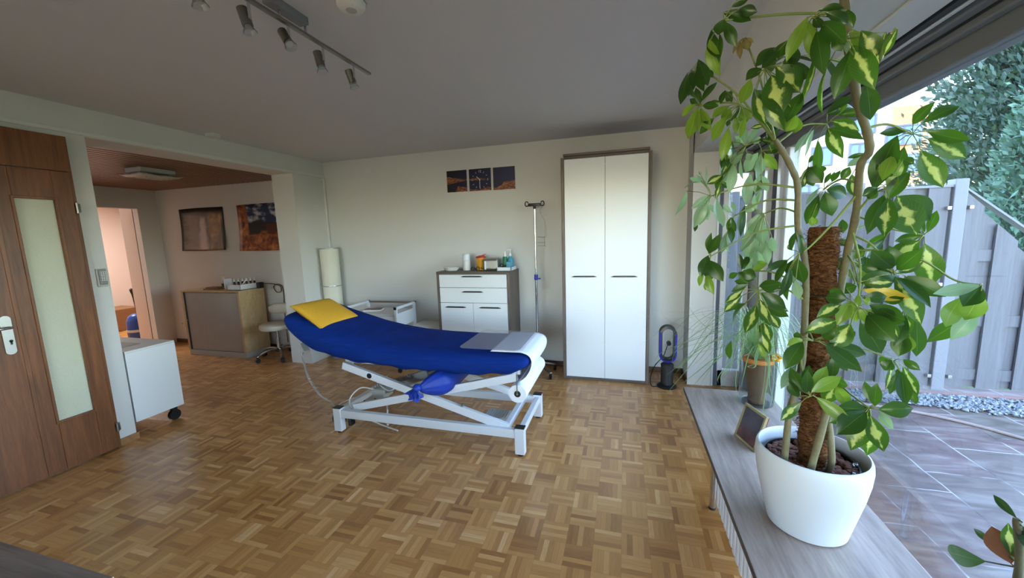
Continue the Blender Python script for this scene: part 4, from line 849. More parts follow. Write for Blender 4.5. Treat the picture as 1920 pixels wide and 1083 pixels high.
b.add(vs, [[i*13+k, i*13+k+1, (i+1)*13+k+1, (i+1)*13+k] for i in range(len(pp)-1) for k in range(12)], True); o = b.build('sheet', 'paper', t); o.modifiers.new('t', 'SOLIDIFY').thickness = .0006
b = MB()
for y in (2.352, 3.008): b.tube([(RX, y, .60), (RX, y, RZ)], .004, 6)
b.cyl((RX, 2.35, RZ), (RX, 3.01, RZ), .006); b.build('hanger', 'steel', t)
b = MB(); b.cyl((RX, 2.3585, RZ), (RX, 3.0015, RZ), .0225); b.build('core', 'black', t, label='dark hole of the roll core')
b = MB(); nn = 10; vs = []; xa, xb, ya, yb = -1.115, -.672, 2.425, 2.955; rc = .05; poly = []
for cx_, cy_, a0 in ((xb-rc, yb-rc, 0), (xa+rc, yb-rc, PI/2), (xa+rc, ya+rc, PI), (xb-rc, ya+rc, 1.5*PI)):
    for k in range(7): a = a0+k*PI/12; poly.append((cx_+rc*math.cos(a), cy_+rc*math.sin(a)))
b.prism(poly, .7365, .738); tag(b.build('plastic_film', 'film'), 'clear plastic film lying on the foot end of the blue treatment table', 'plastic film')
# yellow pillow
b = MB(); n_ = 26; cen = Vector((-2.375, 2.615, .918)); ex = Vector((.295, -.01, -.165)); ex_l = ex.length; ex.normalize(); ey = Vector((.03, 1, .01)).normalized(); ez = ex.cross(ey).normalized(); vs = []
for side in (1, -1):
    for j in range(n_+1):
        for i in range(n_+1):
            u, v = i/n_*2-1, j/n_*2-1; pin = 1-.05*(1-u*u)*abs(v)**3-0; pin2 = 1-.05*(1-v*v)*abs(u)**3
            h = .044*((1-abs(u)**3.2)*(1-abs(v)**3.2))**.55 + .002*math.sin(u*7+v*3)*(1-u*u)*(1-v*v)
            vs.append(cen+ex*(u*ex_l/2*pin2*1.06)+ey*(v*.215*pin)+ez*(side*h+.008*u*v))
q = (n_+1)**2; fs = []
for s in (0, 1):
    for j in range(n_):
        for i in range(n_): f = [s*q+j*(n_+1)+i, s*q+j*(n_+1)+i+1, s*q+(j+1)*(n_+1)+i+1, s*q+(j+1)*(n_+1)+i]; fs.append(f if s == 0 else f[::-1])
b.add(vs, fs, True); o = b.build('pillow', 'yellow'); tag(o, 'mustard yellow pillow on the raised head end of the treatment table', 'pillow'); md = o.modifiers.new('w', 'WELD'); md.merge_threshold = .002
# blue bolster bag tied at the end
t = thing('bolster_bag', 'blue satin bolster bag tied in a knot, slung under the treatment table', 'bag', (-1.25, 2.6, .43))
b = MB(); prof = [(2.93, .07), (2.92, .09), (2.6, .094), (2.45, .094), (2.38, .088), (2.34, .068), (2.31, .036), (2.295, .022)]; vs = []; n_ = 36
for y, r in prof:
    f = max(0, (2.4-y)/.1); cx_ = -1.25-.10*f**1.5; cz_ = .478-.012*f**1.5
    for k in range(n_): a = 2*PI*k/n_; rr = r*(1+.10*min(f, 1)*math.sin(9*a)); vs.append((cx_+rr*math.cos(a), y, cz_+rr*math.sin(a)))
b.add(vs, [[i*n_+k, i*n_+(k+1) % n_, (i+1)*n_+(k+1) % n_, (i+1)*n_+k] for i in range(len(prof)-1) for k in range(n_)]+[list(range(n_))[::-1], [(len(prof)-1)*n_+k for k in range(n_)]], True); b.build('body', 'shiny_blue', t, subsurf=1)
b = MB(); b.ball((-1.375, 2.285, .478), .03, 16, 1, 1, .9)
for a0, L in ((-2.3, .075), (-1.75, .085), (-1.2, .07)):
    vs = []; 
    for j in range(7):
        f = j/6; w_ = .012+.028*f
        for k in range(7): u = k/6*2-1; vs.append((-1.385+math.cos(a0)*L*f+u*w_*math.cos(a0+PI/2), 2.282-.012*f+.012*math.sin(u*5+f*3), .468+math.sin(a0)*L*f+u*w_*math.sin(a0+PI/2)))
    b.add(vs, [[j*7+k, j*7+k+1, (j+1)*7+k+1, (j+1)*7+k] for j in range(6) for k in range(6)], True)
b.build('knot', 'shiny_blue', t)
# foot pedal with ribs on the floor
t = thing('foot_pedal', 'white ribbed foot pedal on the floor under the foot end of the treatment table', 'pedal', (-.98, 2.88, 0))
b = MB(); b.box((-1.10, 2.78, 0), (-.87, 2.97, .05), .02); b.build('housing', 'white_matte', t)
b = MB()
for k in range(9): b.tube([(-1.065+.02*k, 2.81+.012*math.sin(j*PI/8)+.13*j/8, .053) for j in range(9)], .0035, 6)
b.build('ribs', 'light_grey', t)
b = MB(); b.tube(bez([(-2.5, 3.55, .008), (-2.38, 3.42, .008), (-2.2, 3.4, .008), (-2.1, 3.52, .008), (-2.0, 3.6, .008), (-1.9, 3.8, .008)], 8), .007, 8); tag(b.build('white_cable', 'white_matte'), 'loop of white cable on the parquet behind the treatment table', 'cable')
# ---------------- window bench ----------------
ZB = .297
t = thing('window_bench', 'long low grey oak bench along the big window', 'bench', (.74, 1.9, 0))
b = MB(); b.box((.455, .72, ZB-.028), (1.03, 3.13, ZB), .003); b.build('board', 'bench_wood', t)
b = MB(); b.box((.4535, .72, ZB-.028), (.4555, 3.13, ZB-.001)); b.build('edge_band', plain('dark_edge', (72, 66, 64), .5), t)
for x in (.474, 1.0):
    for y in (2.14, .80):
        b = MB(); b.cyl((x, y, .008), (x, y, ZB-.028), .0165); o = b.build('leg', 'chrome', t); b = MB(); b.cyl((x, y, 0), (x, y, .01), .018); b.build('foot', 'rubber', o)
b = MB(); b.box((.60, 3.06, 0), (1.0, 3.10, ZB-.028), .002); b.build('end_support', 'dark', t)
t = thing('radiator', 'low white ribbed radiator under the window bench', 'radiator', (.6, 1.2, .03))
b = MB(); y = .85
while y < 2.06: b.box((.478, y, .06), (.518, y+.042, .25), .012); y += .052
b.build('ribs', 'frame_white', t)
MB().box((.514, .85, .05), (.59, 2.09, .255), .004).build('body', 'frame_white', t)
b = MB()
for yy in (.95, 1.8): b.box((.58, yy, 0), (.62, yy+.03, .05), .002)
b.build('bracket', 'frame_white', t)
# ---------------- digital photo frame ----------------
t = thing('photo_frame', 'small photo frame with a gold rim standing on the window bench beside the white planter', 'photo frame', (.665, 2.33, ZB))
BL = Vector((.637, 2.42, ZB+.004)); BR = Vector((.690, 2.24, ZB+.004)); ux = (BR-BL); W_ = ux.length; ux.normalize(); back = Vector((-ux.y, ux.x, 0)); back = back if back.x > 0 else -back
uz = (Vector((0, 0, .185))+back*.055).normalized(); un = ux.cross(uz); un = un if un.x < 0 else -un; HT = .205
mt = Matrix((ux, uz, un)).transposed().to_4x4(); mt.translation = BL
b = MB()
for a, c in (((0, 0, -.012), (W_, .014, .004)), ((0, HT-.014, -.012), (W_, HT, .004)), ((0, 0, -.012), (.012, HT, .004)), ((W_-.012, 0, -.012), (W_, HT, .004))): b.box(a, c, .002, 0, mt)
b.build('rim', 'gold', t)
n = NT('dim_screen'); g = n.sep(n.tc.outputs['Generated']); q = n.noise(9, 4); n.base(n.mix(n.step(g[2], .15, .6), n.ramp(q, [(.35, S((44, 36, 46))), (.6, S((112, 72, 72)))]), n.ramp(q, [(.35, S((66, 62, 78))), (.65, S((96, 90, 104)))]))); n.set(.12)
b = MB(); b.box((.012, .014, -.008), (W_-.012, HT-.014, -.002), 0, 0, mt); b.build('screen', n.m, t)
b = MB(); b.box((.004, .004, -.02), (W_-.004, HT-.004, -.012), .002, 0, mt); b.box((W_*.4, .02, -.09), (W_*.6, .03, -.012), .002, 0, mt); b.build('back', 'dark_red', t)
# ---------------- glass vase with a bulb plant of long thin blades ----------------
t = thing('ponytail_plant', 'plant with long thin arching leaves in a brown pot inside a clear glass vase', 'potted plant', (.895, 2.93, ZB)); vx, vy = .895, 2.93
b = MB(); b.lathe([(.001, .004), (.098, .004), (.102, .02), (.11, .30), (.113, .302), (.106, .016), (.1, 0), (.001, 0)], (vx, vy, ZB+.001), 40); b.build('vase', 'clear', t)
b = MB(); b.lathe([(.001, .006), (.05, .006), (.056, .03), (.05, .04), (.06, .12), (.082, .27), (.09, .30), (.088, .31), (.08, .3), (.001, .29)], (vx, vy, ZB), 32); b.build('pot', plain('weathered_brown_pot', (128, 94, 60), .9, var=.55, scale=16, bump=.5), t)
b = MB(); b.lathe([(.088, .295), (.094, .30), (.094, .325), (.087, .328), (.084, .32)], (vx, vy, ZB), 32); b.build('rim', 'orange_brown', t)
b = MB(); b.lathe([(.001, .31), (.084, .305)], (vx, vy, ZB), 24); b.build('soil', 'soil', t)
q = random.Random(21); b = MB()
for i in range(150):
    a = q.uniform(0, 2*PI); L = q.uniform(.35, .85); up = q.uniform(.06, .34); sp = q.uniform(.16, .42)*L/.5
    p0 = Vector((vx+.03*math.cos(a), vy+.03*math.sin(a), ZB+.32)); d = Vector((math.cos(a), math.sin(a), 0))
    if d.x < -.3: sp *= 1.25
    if d.x > 0: sp = min(sp, .18/max(d.x, .3))
    if d.y > 0: sp = min(sp, .6)
    drop = q.uniform(-.05, .42 if d.x > -.3 else .16) if i % 4 else -.25
    P = bez([p0, p0+d*sp*.3+Vector((0, 0, up)), p0+d*sp*.75+Vector((0, 0, up*.85)), p0+d*sp*1.1+Vector((q.gauss(0, .02), q.gauss(0, .02), max(-.3, up*.4-drop*.5))), p0+d*sp*1.25+Vector((q.gauss(0, .03), q.gauss(0, .03), max(-.31, up*.1-drop)))], 5)
    w_ = q.uniform(.0018, .0036); s_ = Vector((-d.y, d.x, 0)); k0 = len(b.v)
    for k, p in enumerate(P):
        f = k/(len(P)-1); ww = w_*(1-f**3)+.0003; b.v += [tuple(p+s_*ww), tuple(p-s_*ww)]; b.uv[k0+2*k] = (f, .9); b.uv[k0+2*k+1] = (f, .1)
    for k in range(len(P)-1): b.f.append([k0+2*k, k0+2*k+1, k0+2*k+3, k0+2*k+2]); b.sm.append(True); b.mi.append(0)
tag(b.build('leaves', 'blade', t), kind='stuff')
b = MB()
for k in range(5):
    a = k*2*PI/5; c = Vector((vx+.085, vy-.06, ZB+.35)); d = Vector((math.cos(a), math.sin(a)*.6, math.sin(a)*.7))
    b.ball(c+d*.022, .018, 8, 1, 1, .6)
b.build('yellow_flower', 'amber', t)
# ---------------- leathery plant at the lower right, its pot just below the picture ----------------
t = thing('leathery_plant', 'leathery dark-leaved plant at the lower right by the window, with one withered brown leaf', 'potted plant', (.965, 1.17, ZB)); 
b = MB(); b.lathe([(.001, 0), (.05, 0), (.066, .11), (.068, .115), (.06, .112), (.05, .1), (.001, .1)], (.965, 1.17, ZB+.001), 32); b.build('pot', 'white_matte', t)
b = MB(); b.tube(bez([(.965, 1.17, ZB+.09), (.985, 1.2, .50), (1.0, 1.224, .60), (1.0, 1.232, .66), (1.0, 1.25, .73)], 5), [.010]*10+[.009]*10+[.007], 10); b.build('stem', 'bark', t)
def blade(b, B, T, w, n_, bow=.1, sides=5, nl=9, shape=1.0, fold=.18):
    """leaf blade from B to T, full width w, flat normal n_"""
    B, T = Vector(B), Vector(T); ax = T-B; L = ax.length
    if L < 1e-4: return
    ax.normalize(); n_ = (n_-ax*n_.dot(ax)).normalized(); s_ = ax.cross(n_); k0 = len(b.v)
    for i in range(nl+1):
        f = i/nl; prof = (math.sin(PI*f**(1.08*shape)))**.85 if 0 < f < 1 else 0.0
        prof = max(prof*(1-.25*max(0, f-.75)/.25), .015); c = B+ax*(L*f)+n_*(bow*L*(4*f*(1-f))*.5-bow*L*.35*f*f)
        for j in range(sides):
            u = j/(sides-1)*2-1; b.v.append(tuple(c+s_*(u*w/2*prof)+n_*(abs(u)*fold*w*prof*.5))); b.uv[k0+i*sides+j] = (f, j/(sides-1))
    for i in range(nl):
        for j in range(sides-1): b.f.append([k0+i*sides+j, k0+i*sides+j+1, k0+(i+1)*sides+j+1, k0+(i+1)*sides+j]); b.sm.append(True); b.mi.append(0)
for B, T, w_, mm, lab in (((.99, 1.30, .555), (.985, 1.425, .478), .055, 'leaf_dark', None), ((.998, 1.29, .615), (.99, 1.353, .617), .018, 'leaf_dark', None), ((1.0, 1.245, .60), (.99, 1.30, .665), .06, 'leaf_o', 'withered brown leaf'), ((1.0, 1.25, .62), (1.0, 1.27, .70), .03, 'leaf_v', None), ((1.0, 1.25, .72), (1.02, 1.20, .66), .035, 'leaf_dark', None), ((1.0, 1.25, .73), (.99, 1.31, .755), .02, 'leaf_dark', None), ((1.0, 1.24, .70), (1.03, 1.17, .72), .03, 'leaf_dark', None)):
    b = MB(); blade(b, B, T, w_, Vector((-.6, -.7, .3)), .12); b.tube([(1.0, 1.235, .60 if B[2] < .6 else B[2]), B], .0022, 5)
    for v_ in range(len(b.v)): b.uv.setdefault(v_, (.1, .5))
    b.build('leaf', plain('withered_leaf', (150, 92, 56), .7, var=.3) if lab else mm, t, label=lab)
# ---------------- spotlight rail on the ceiling ----------------
t = thing('spotlight_rail', 'brushed steel ceiling rail with five adjustable spotlights', 'spotlight', (-1.385, 1.5, 2.30)); tx = -1.385
MB().box((tx-.011, .96, 2.425), (tx+.011, 2.03, 2.437), .002).build('rail', 'steel', t)
o = MB().box((tx-.028, 1.375, 2.466), (tx+.022, 1.57, 2.50), .004).build('ceiling_plate', 'frame_grey', t)
for y in (1.43, 1.57): MB().cyl((tx, y, 2.43), (tx, y, 2.468), .006).build('spacer', 'chrome', o)
for y, tilt in ((1.10, (.10, .05)), (1.285, (.10, .06)), (1.47, (.33, -.2)), (1.67, (.08, .03)), (1.89, (.10, .16))):
    b = MB(); b.box((tx-.002, y-.006, 2.36), (tx+.002, y+.006, 2.428), .0005); br = b.build('arm', 'chrome', t)
    ax = Vector((tilt[0]*2+.05, tilt[1], -1)).normalized(); top = Vector((tx-.034, y, 2.405)); c = top+ax*.066
    b = MB(); b.cyl(top, c, .0195, n=28); b.cyl((tx, y, 2.372), top+ax*.035, .0045); h = b.build('spot_housing', 'steel', t)
    b = MB(); x = ax.orthogonal().normalized(); yv = ax.cross(x); vs = []; n_ = 28
    for s, r in ((0, .016), (.008, .0175), (.026, .026), (.026, .0248), (.008, .0163), (0, .0145)): vs += b.ring(c+ax*s, r, x, yv, n_)
    b.add(vs, [[k*n_+i, k*n_+(i+1) % n_, (k+1)*n_+(i+1) % n_, (k+1)*n_+i] for k in range(5) for i in range(n_)], True); b.build('glass_reflector', 'clear', h)
    b = MB(); b.cyl(c, c+ax*.01, .013, .016, n=24); b.build('bulb', 'frost', h)
STEMS=[[(0.612,1.643,0.626,0.0125),(0.616,1.641,0.797,0.012),(0.641,1.641,0.959,0.012),(0.645,1.64,1.083,0.012),(0.639,1.642,1.303,0.0115),(0.633,1.656,1.399,0.0115),(0.618,1.684,1.496,0.0115),(0.613,1.697,1.648,0.0115),(0.593,1.695,1.709,0.011),(0.556,1.689,1.778,0.0105),(0.522,1.671,1.82,0.009)],[(0.687,1.6,0.631,0.0125),(0.724,1.616,0.83,0.0125),(0.759,1.678,0.975,0.012),(0.764,1.697,1.135,0.012),(0.762,1.676,1.279,0.0125),(0.76,1.645,1.417,0.013),(0.755,1.603,1.553,0.0125),(0.733,1.558,1.693,0.012),(0.736,1.524,1.731,0.012),(0.718,1.499,1.775,0.0125),(0.688,1.49,1.851,0.0125),(0.665,1.479,1.914,0.013),(0.633,1.449,1.989,0.0125),(0.593,1.39,2.055,0.012),(0.564,1.348,2.107,0.011),(0.543,1.313,2.144,0.009)],[(0.765,1.642,0.64,0.0115),(0.758,1.678,0.794,0.011),(0.763,1.719,0.917,0.01),(0.769,1.728,1.022,0.009)]]
LEAVES=[
((0.578,1.369,2.082),[(0.406,1.269,2.061)],(0.238,1.167,2.025),[((0.252,1.167,2.054),(0.285,1.161,2.063),0.022,'g'),((0.236,1.181,2.051),(0.293,1.182,2.026),0.033,'g'),((0.269,1.164,2.045),(0.304,1.165,2.033),0.03,'g'),((0.232,1.15,2.022),(0.223,1.15,1.991),0.038,'g'),((0.243,1.184,2.029),(0.266,1.18,1.973),0.032,'g'),((0.214,1.195,2.021),(0.222,1.159,1.941),0.033,'g'),((0.228,1.17,1.998),(0.228,1.149,1.929),0.018,'g'),((0.208,1.182,1.993),(0.228,1.175,1.912),0.039,'y')]),
((0.522,1.671,1.82),[],(0.253,1.624,2.086),[((0.248,1.605,2.106),(0.272,1.564,2.01),0.047,'g'),((0.218,1.629,2.074),(0.205,1.672,1.992),0.03,'g'),((0.23,1.645,2.091),(0.238,1.604,1.986),0.026,'g'),((0.245,1.641,2.082),(0.265,1.602,2.006),0.036,'g'),((0.284,1.616,2.072),(0.295,1.597,2.038),0.02,'g'),((0.252,1.614,2.106),(0.223,1.618,2.017),0.042,'g'),((0.251,1.655,2.082),(0.23,1.655,2.01),0.032,'g')]),
((0.522,1.671,1.82),[],(0.373,1.518,2.114),[((0.359,1.509,2.108),(0.338,1.506,2.075),0.016,'b'),((0.356,1.512,2.11),(0.362,1.527,2.066),0.02,'b'),((0.368,1.525,2.117),(0.374,1.51,2.083),0.023,'b'),((0.382,1.534,2.119),(0.388,1.522,2.091),0.019,'b'),((0.379,1.535,2.123),(0.396,1.523,2.104),0.01,'b'),((0.369,1.499,2.107),(0.375,1.491,2.072),0.015,'b')]),
((0.535,1.678,1.803),[(0.408,1.672,1.952)],(0.272,1.67,1.965),[((0.273,1.689,1.974),(0.257,1.678,2.026),0.031,'g'),((0.272,1.663,1.977),(0.316,1.665,2.033),0.029,'g'),((0.258,1.68,1.976),(0.217,1.7,1.947),0.036,'y'),((0.26,1.684,1.963),(0.232,1.644,1.857),0.05,'y'),((0.265,1.667,1.947),(0.264,1.651,1.88),0.024,'y'),((0.273,1.678,1.958),(0.292,1.649,1.899),0.033,'g'),((0.278,1.667,1.965),(0.317,1.63,1.948),0.033,'g'),((0.277,1.699,1.974),(0.245,1.717,2.004),0.028,'g'),((0.264,1.694,1.963),(0.299,1.648,1.881),0.045,'y'),((0.289,1.692,1.965),(0.333,1.675,1.972),0.03,'g')]),
((0.529,1.675,1.811),[],(0.396,1.639,1.943),[((0.36,1.633,1.945),(0.31,1.62,1.912),0.045,'y'),((0.357,1.642,1.913),(0.324,1.694,1.85),0.049,'y'),((0.318,1.659,1.916),(0.281,1.689,1.875),0.036,'g'),((0.403,1.654,1.941),(0.435,1.66,1.904),0.047,'y'),((0.394,1.632,1.936),(0.368,1.631,1.892),0.019,'g'),((0.386,1.644,1.91),(0.391,1.654,1.858),0.026,'y'),((0.408,1.616,1.897),(0.402,1.632,1.838),0.023,'y'),((0.371,1.662,1.906),(0.365,1.673,1.886),0.018,'g'),((0.361,1.633,1.869),(0.355,1.677,1.778),0.036,'y'),((0.347,1.642,2.002),(0.334,1.637,1.961),0.029,'g'),((0.374,1.653,2.005),(0.362,1.676,1.973),0.026,'g'),((0.372,1.662,1.945),(0.349,1.659,1.902),0.04,'y'),((0.411,1.672,1.941),(0.432,1.704,1.9),0.042,'y'),((0.419,1.642,1.897),(0.396,1.688,1.86),0.021,'y'),((0.353,1.656,2.002),(0.372,1.658,1.968),0.026,'g')]),
((0.639,1.455,1.975),[],(0.385,1.347,1.958),[((0.403,1.319,1.955),(0.464,1.335,1.891),0.075,'v'),((0.401,1.341,1.938),(0.418,1.316,1.833),0.084,'v'),((0.383,1.336,1.886),(0.427,1.321,1.791),0.048,'v'),((0.366,1.369,1.915),(0.39,1.348,1.818),0.046,'v'),((0.353,1.357,1.939),(0.326,1.33,1.872),0.04,'y'),((0.382,1.366,1.968),(0.345,1.354,1.942),0.04,'g'),((0.406,1.338,2.009),(0.373,1.373,1.983),0.044,'g'),((0.41,1.32,1.995),(0.381,1.344,1.966),0.039,'g'),((0.436,1.344,2.025),(0.422,1.354,1.987),0.046,'g'),((0.456,1.329,1.997),(0.44,1.309,1.946),0.032,'g'),((0.402,1.336,1.978),(0.461,1.267,1.939),0.023,'g'),((0.473,1.324,1.876),(0.44,1.313,1.809),0.049,'g'),((0.456,1.314,1.82),(0.449,1.341,1.785),0.047,'y'),((0.42,1.347,1.798),(0.443,1.365,1.855),0.026,'g'),((0.415,1.347,1.955),(0.504,1.373,1.939),0.068,'g'),((0.373,1.386,1.915),(0.439,1.369,1.853),0.041,'g'),((0.411,1.35,2.009),(0.411,1.393,1.966),0.04,'g'),((0.466,1.352,1.997),(0.437,1.359,1.962),0.029,'g'),((0.466,1.337,1.82),(0.481,1.376,1.785),0.042,'y')]),
((0.581,1.373,2.077),[],(0.432,1.165,1.995),[((0.42,1.171,2.006),(0.389,1.183,1.927),0.039,'y'),((0.43,1.166,2.003),(0.437,1.146,1.968),0.023,'g'),((0.441,1.174,1.972),(0.448,1.149,1.878),0.039,'g'),((0.446,1.163,1.986),(0.468,1.114,1.922),0.044,'g'),((0.464,1.143,1.939),(0.477,1.137,1.91),0.028,'g'),((0.439,1.17,2.014),(0.485,1.168,2.012),0.019,'g'),((0.445,1.149,1.999),(0.49,1.156,1.975),0.028,'g'),((0.488,1.15,1.999),(0.506,1.161,1.967),0.023,'g'),((0.431,1.196,2.006),(0.451,1.208,1.93),0.035,'y'),((0.459,1.193,1.986),(0.455,1.178,1.918),0.04,'g'),((0.454,1.171,1.999),(0.51,1.195,2.0),0.025,'g')]),
((0.625,1.437,2.003),[],(0.533,1.259,1.975),[((0.487,1.293,1.975),(0.473,1.313,1.854),0.017,'v'),((0.512,1.281,1.928),(0.497,1.258,1.815),0.022,'v'),((0.565,1.251,1.987),(0.604,1.252,1.915),0.053,'v'),((0.554,1.264,1.961),(0.583,1.224,1.853),0.061,'v'),((0.553,1.265,1.998),(0.583,1.274,1.95),0.032,'y'),((0.582,1.246,1.864),(0.612,1.277,1.788),0.048,'g'),((0.613,1.244,1.974),(0.601,1.246,1.926),0.019,'v'),((0.541,1.257,1.968),(0.536,1.247,1.941),0.014,'p'),((0.497,1.315,1.975),(0.559,1.324,1.878),0.02,'g'),((0.567,1.293,1.961),(0.543,1.298,1.859),0.055,'g'),((0.628,1.279,1.974),(0.605,1.307,1.943),0.02,'g')]),
((0.532,1.677,1.807),[],(0.7,1.725,1.869),[((0.696,1.727,1.904),(0.772,1.741,1.954),0.038,'g'),((0.721,1.707,1.894),(0.792,1.676,1.89),0.028,'g'),((0.718,1.733,1.879),(0.767,1.682,1.835),0.047,'v'),((0.71,1.742,1.86),(0.732,1.688,1.757),0.048,'v'),((0.68,1.737,1.82),(0.688,1.742,1.702),0.028,'g'),((0.665,1.726,1.871),(0.634,1.774,1.746),0.017,'p'),((0.663,1.727,1.858),(0.649,1.75,1.777),0.015,'p'),((0.741,1.728,1.904),(0.757,1.739,1.935),0.022,'y'),((0.702,1.74,1.904),(0.791,1.77,1.925),0.034,'g'),((0.72,1.764,1.86),(0.792,1.71,1.812),0.043,'g'),((0.671,1.746,1.858),(0.637,1.799,1.803),0.02,'p')]),
((0.709,1.496,1.798),[(0.769,1.506,1.806)],(0.836,1.513,1.773),[((0.837,1.52,1.802),(0.845,1.466,1.84),0.037,'g'),((0.847,1.496,1.799),(0.915,1.488,1.833),0.041,'g'),((0.861,1.497,1.775),(0.915,1.443,1.735),0.045,'g'),((0.875,1.516,1.757),(0.964,1.522,1.701),0.06,'v'),((0.863,1.518,1.724),(0.915,1.514,1.626),0.069,'v'),((0.823,1.521,1.74),(0.831,1.576,1.64),0.056,'g'),((0.81,1.527,1.759),(0.761,1.515,1.683),0.035,'v'),((0.802,1.519,1.774),(0.763,1.526,1.636),0.078,'g'),((0.832,1.535,1.791),(0.772,1.535,1.786),0.032,'g')]),
((0.755,1.607,1.54),[],(0.785,1.514,1.618),[((0.788,1.506,1.714),(0.758,1.48,1.649),0.045,'y'),((0.803,1.502,1.651),(0.787,1.509,1.627),0.039,'y'),((0.83,1.496,1.663),(0.787,1.503,1.59),0.048,'g'),((0.76,1.509,1.619),(0.73,1.513,1.6),0.038,'g'),((0.781,1.514,1.598),(0.736,1.483,1.495),0.048,'g'),((0.785,1.498,1.59),(0.756,1.447,1.484),0.059,'v'),((0.815,1.515,1.593),(0.861,1.509,1.487),0.101,'v'),((0.811,1.497,1.699),(0.826,1.482,1.684),0.03,'g'),((0.776,1.536,1.63),(0.769,1.538,1.664),0.035,'g'),((0.803,1.54,1.714),(0.813,1.518,1.656),0.04,'y'),((0.776,1.545,1.619),(0.767,1.562,1.591),0.034,'g'),((0.831,1.551,1.593),(0.915,1.55,1.525),0.091,'g')]),
((0.742,1.576,1.639),[],(0.717,1.75,1.642),[((0.721,1.743,1.639),(0.781,1.749,1.618),0.06,'g'),((0.727,1.764,1.633),(0.748,1.758,1.554),0.065,'g'),((0.7,1.747,1.623),(0.692,1.801,1.528),0.049,'g'),((0.69,1.762,1.544),(0.69,1.756,1.51),0.025,'y'),((0.698,1.75,1.645),(0.682,1.789,1.598),0.016,'p'),((0.716,1.75,1.661),(0.725,1.733,1.694),0.019,'g'),((0.736,1.741,1.666),(0.745,1.714,1.697),0.022,'g'),((0.763,1.736,1.671),(0.776,1.723,1.708),0.035,'g'),((0.727,1.756,1.639),(0.793,1.781,1.638),0.054,'g'),((0.7,1.786,1.544),(0.718,1.794,1.516),0.023,'y'),((0.746,1.763,1.666),(0.749,1.761,1.699),0.02,'g')]),
((0.613,1.697,1.648),[],(0.663,1.752,1.723),[((0.653,1.736,1.724),(0.689,1.715,1.67),0.063,'g'),((0.657,1.769,1.707),(0.652,1.781,1.656),0.035,'g'),((0.654,1.746,1.701),(0.651,1.744,1.661),0.024,'v'),((0.704,1.755,1.731),(0.694,1.758,1.71),0.038,'g'),((0.667,1.766,1.742),(0.686,1.771,1.77),0.019,'g'),((0.658,1.749,1.724),(0.681,1.755,1.665),0.057,'g'),((0.712,1.773,1.731),(0.721,1.79,1.71),0.034,'g')]),
((0.734,1.548,1.705),[],(0.788,1.643,1.745),[((0.781,1.637,1.745),(0.744,1.651,1.737),0.018,'g'),((0.787,1.642,1.739),(0.743,1.645,1.71),0.033,'p'),((0.761,1.666,1.682),(0.77,1.664,1.616),0.043,'v')]),
((0.755,1.607,1.54),[(0.853,1.601,1.491)],(0.942,1.598,1.467),[((0.937,1.58,1.473),(0.938,1.552,1.535),0.03,'g'),((0.935,1.599,1.469),(0.91,1.639,1.5),0.029,'g'),((0.944,1.614,1.465),(0.894,1.634,1.45),0.038,'g'),((0.925,1.584,1.45),(0.886,1.628,1.395),0.068,'v'),((0.943,1.595,1.44),(0.967,1.587,1.321),0.086,'v'),((0.944,1.607,1.478),(0.925,1.618,1.504),0.016,'p'),((0.951,1.612,1.473),(0.926,1.617,1.524),0.027,'g'),((0.939,1.617,1.45),(0.939,1.665,1.384),0.061,'g')]),
((0.758,1.628,1.473),[],(0.838,1.534,1.346),[((0.829,1.525,1.365),(0.775,1.523,1.415),0.065,'g'),((0.849,1.544,1.358),(0.865,1.482,1.417),0.057,'g'),((0.852,1.543,1.347),(0.9,1.535,1.382),0.038,'v'),((0.834,1.533,1.346),(0.756,1.534,1.322),0.057,'v'),((0.844,1.544,1.332),(0.832,1.567,1.302),0.034,'g'),((0.832,1.521,1.341),(0.883,1.483,1.213),0.068,'v'),((0.864,1.526,1.341),(0.931,1.486,1.29),0.057,'g'),((0.841,1.526,1.338),(0.877,1.448,1.269),0.037,'g'),((0.836,1.539,1.355),(0.806,1.569,1.372),0.023,'g'),((0.836,1.542,1.365),(0.825,1.543,1.427),0.058,'g'),((0.846,1.56,1.346),(0.782,1.577,1.367),0.051,'g'),((0.873,1.547,1.341),(0.915,1.54,1.269),0.051,'g')]),
((0.76,1.645,1.417),[(0.839,1.591,1.418),(0.912,1.541,1.388),(0.969,1.497,1.331)],(1.009,1.46,1.321),[((0.999,1.446,1.323),(0.911,1.458,1.297),0.043,'p'),((1.007,1.461,1.318),(0.963,1.439,1.269),0.061,'g'),((1.001,1.447,1.3),(0.985,1.46,1.226),0.066,'y'),((0.986,1.485,1.282),(0.933,1.452,1.206),0.057,'y'),((1.005,1.479,1.22),(0.976,1.564,1.132),0.051,'g'),((1.013,1.468,1.244),(0.968,1.47,1.163),0.051,'p')]),
((0.76,1.651,1.39),[],(0.917,1.609,1.217),[((0.914,1.597,1.202),(0.88,1.566,1.113),0.044,'g'),((0.933,1.615,1.209),(0.911,1.578,1.138),0.043,'v'),((0.917,1.597,1.141),(0.911,1.599,1.067),0.063,'g'),((0.949,1.602,1.185),(0.97,1.618,1.068),0.043,'g'),((0.932,1.593,1.129),(0.933,1.593,1.081),0.037,'y'),((0.928,1.63,1.202),(0.865,1.634,1.146),0.04,'g'),((0.954,1.614,1.185),(0.948,1.663,1.082),0.039,'g')]),
((0.76,1.648,1.403),[],(0.742,1.511,1.279),[((0.75,1.515,1.298),(0.83,1.469,1.281),0.048,'by'),((0.744,1.503,1.272),(0.796,1.489,1.277),0.043,'g'),((0.804,1.502,1.259),(0.825,1.465,1.278),0.031,'g'),((0.742,1.502,1.319),(0.796,1.479,1.326),0.042,'v'),((0.761,1.539,1.298),(0.833,1.519,1.337),0.043,'g'),((0.753,1.526,1.319),(0.807,1.525,1.302),0.038,'g')]),
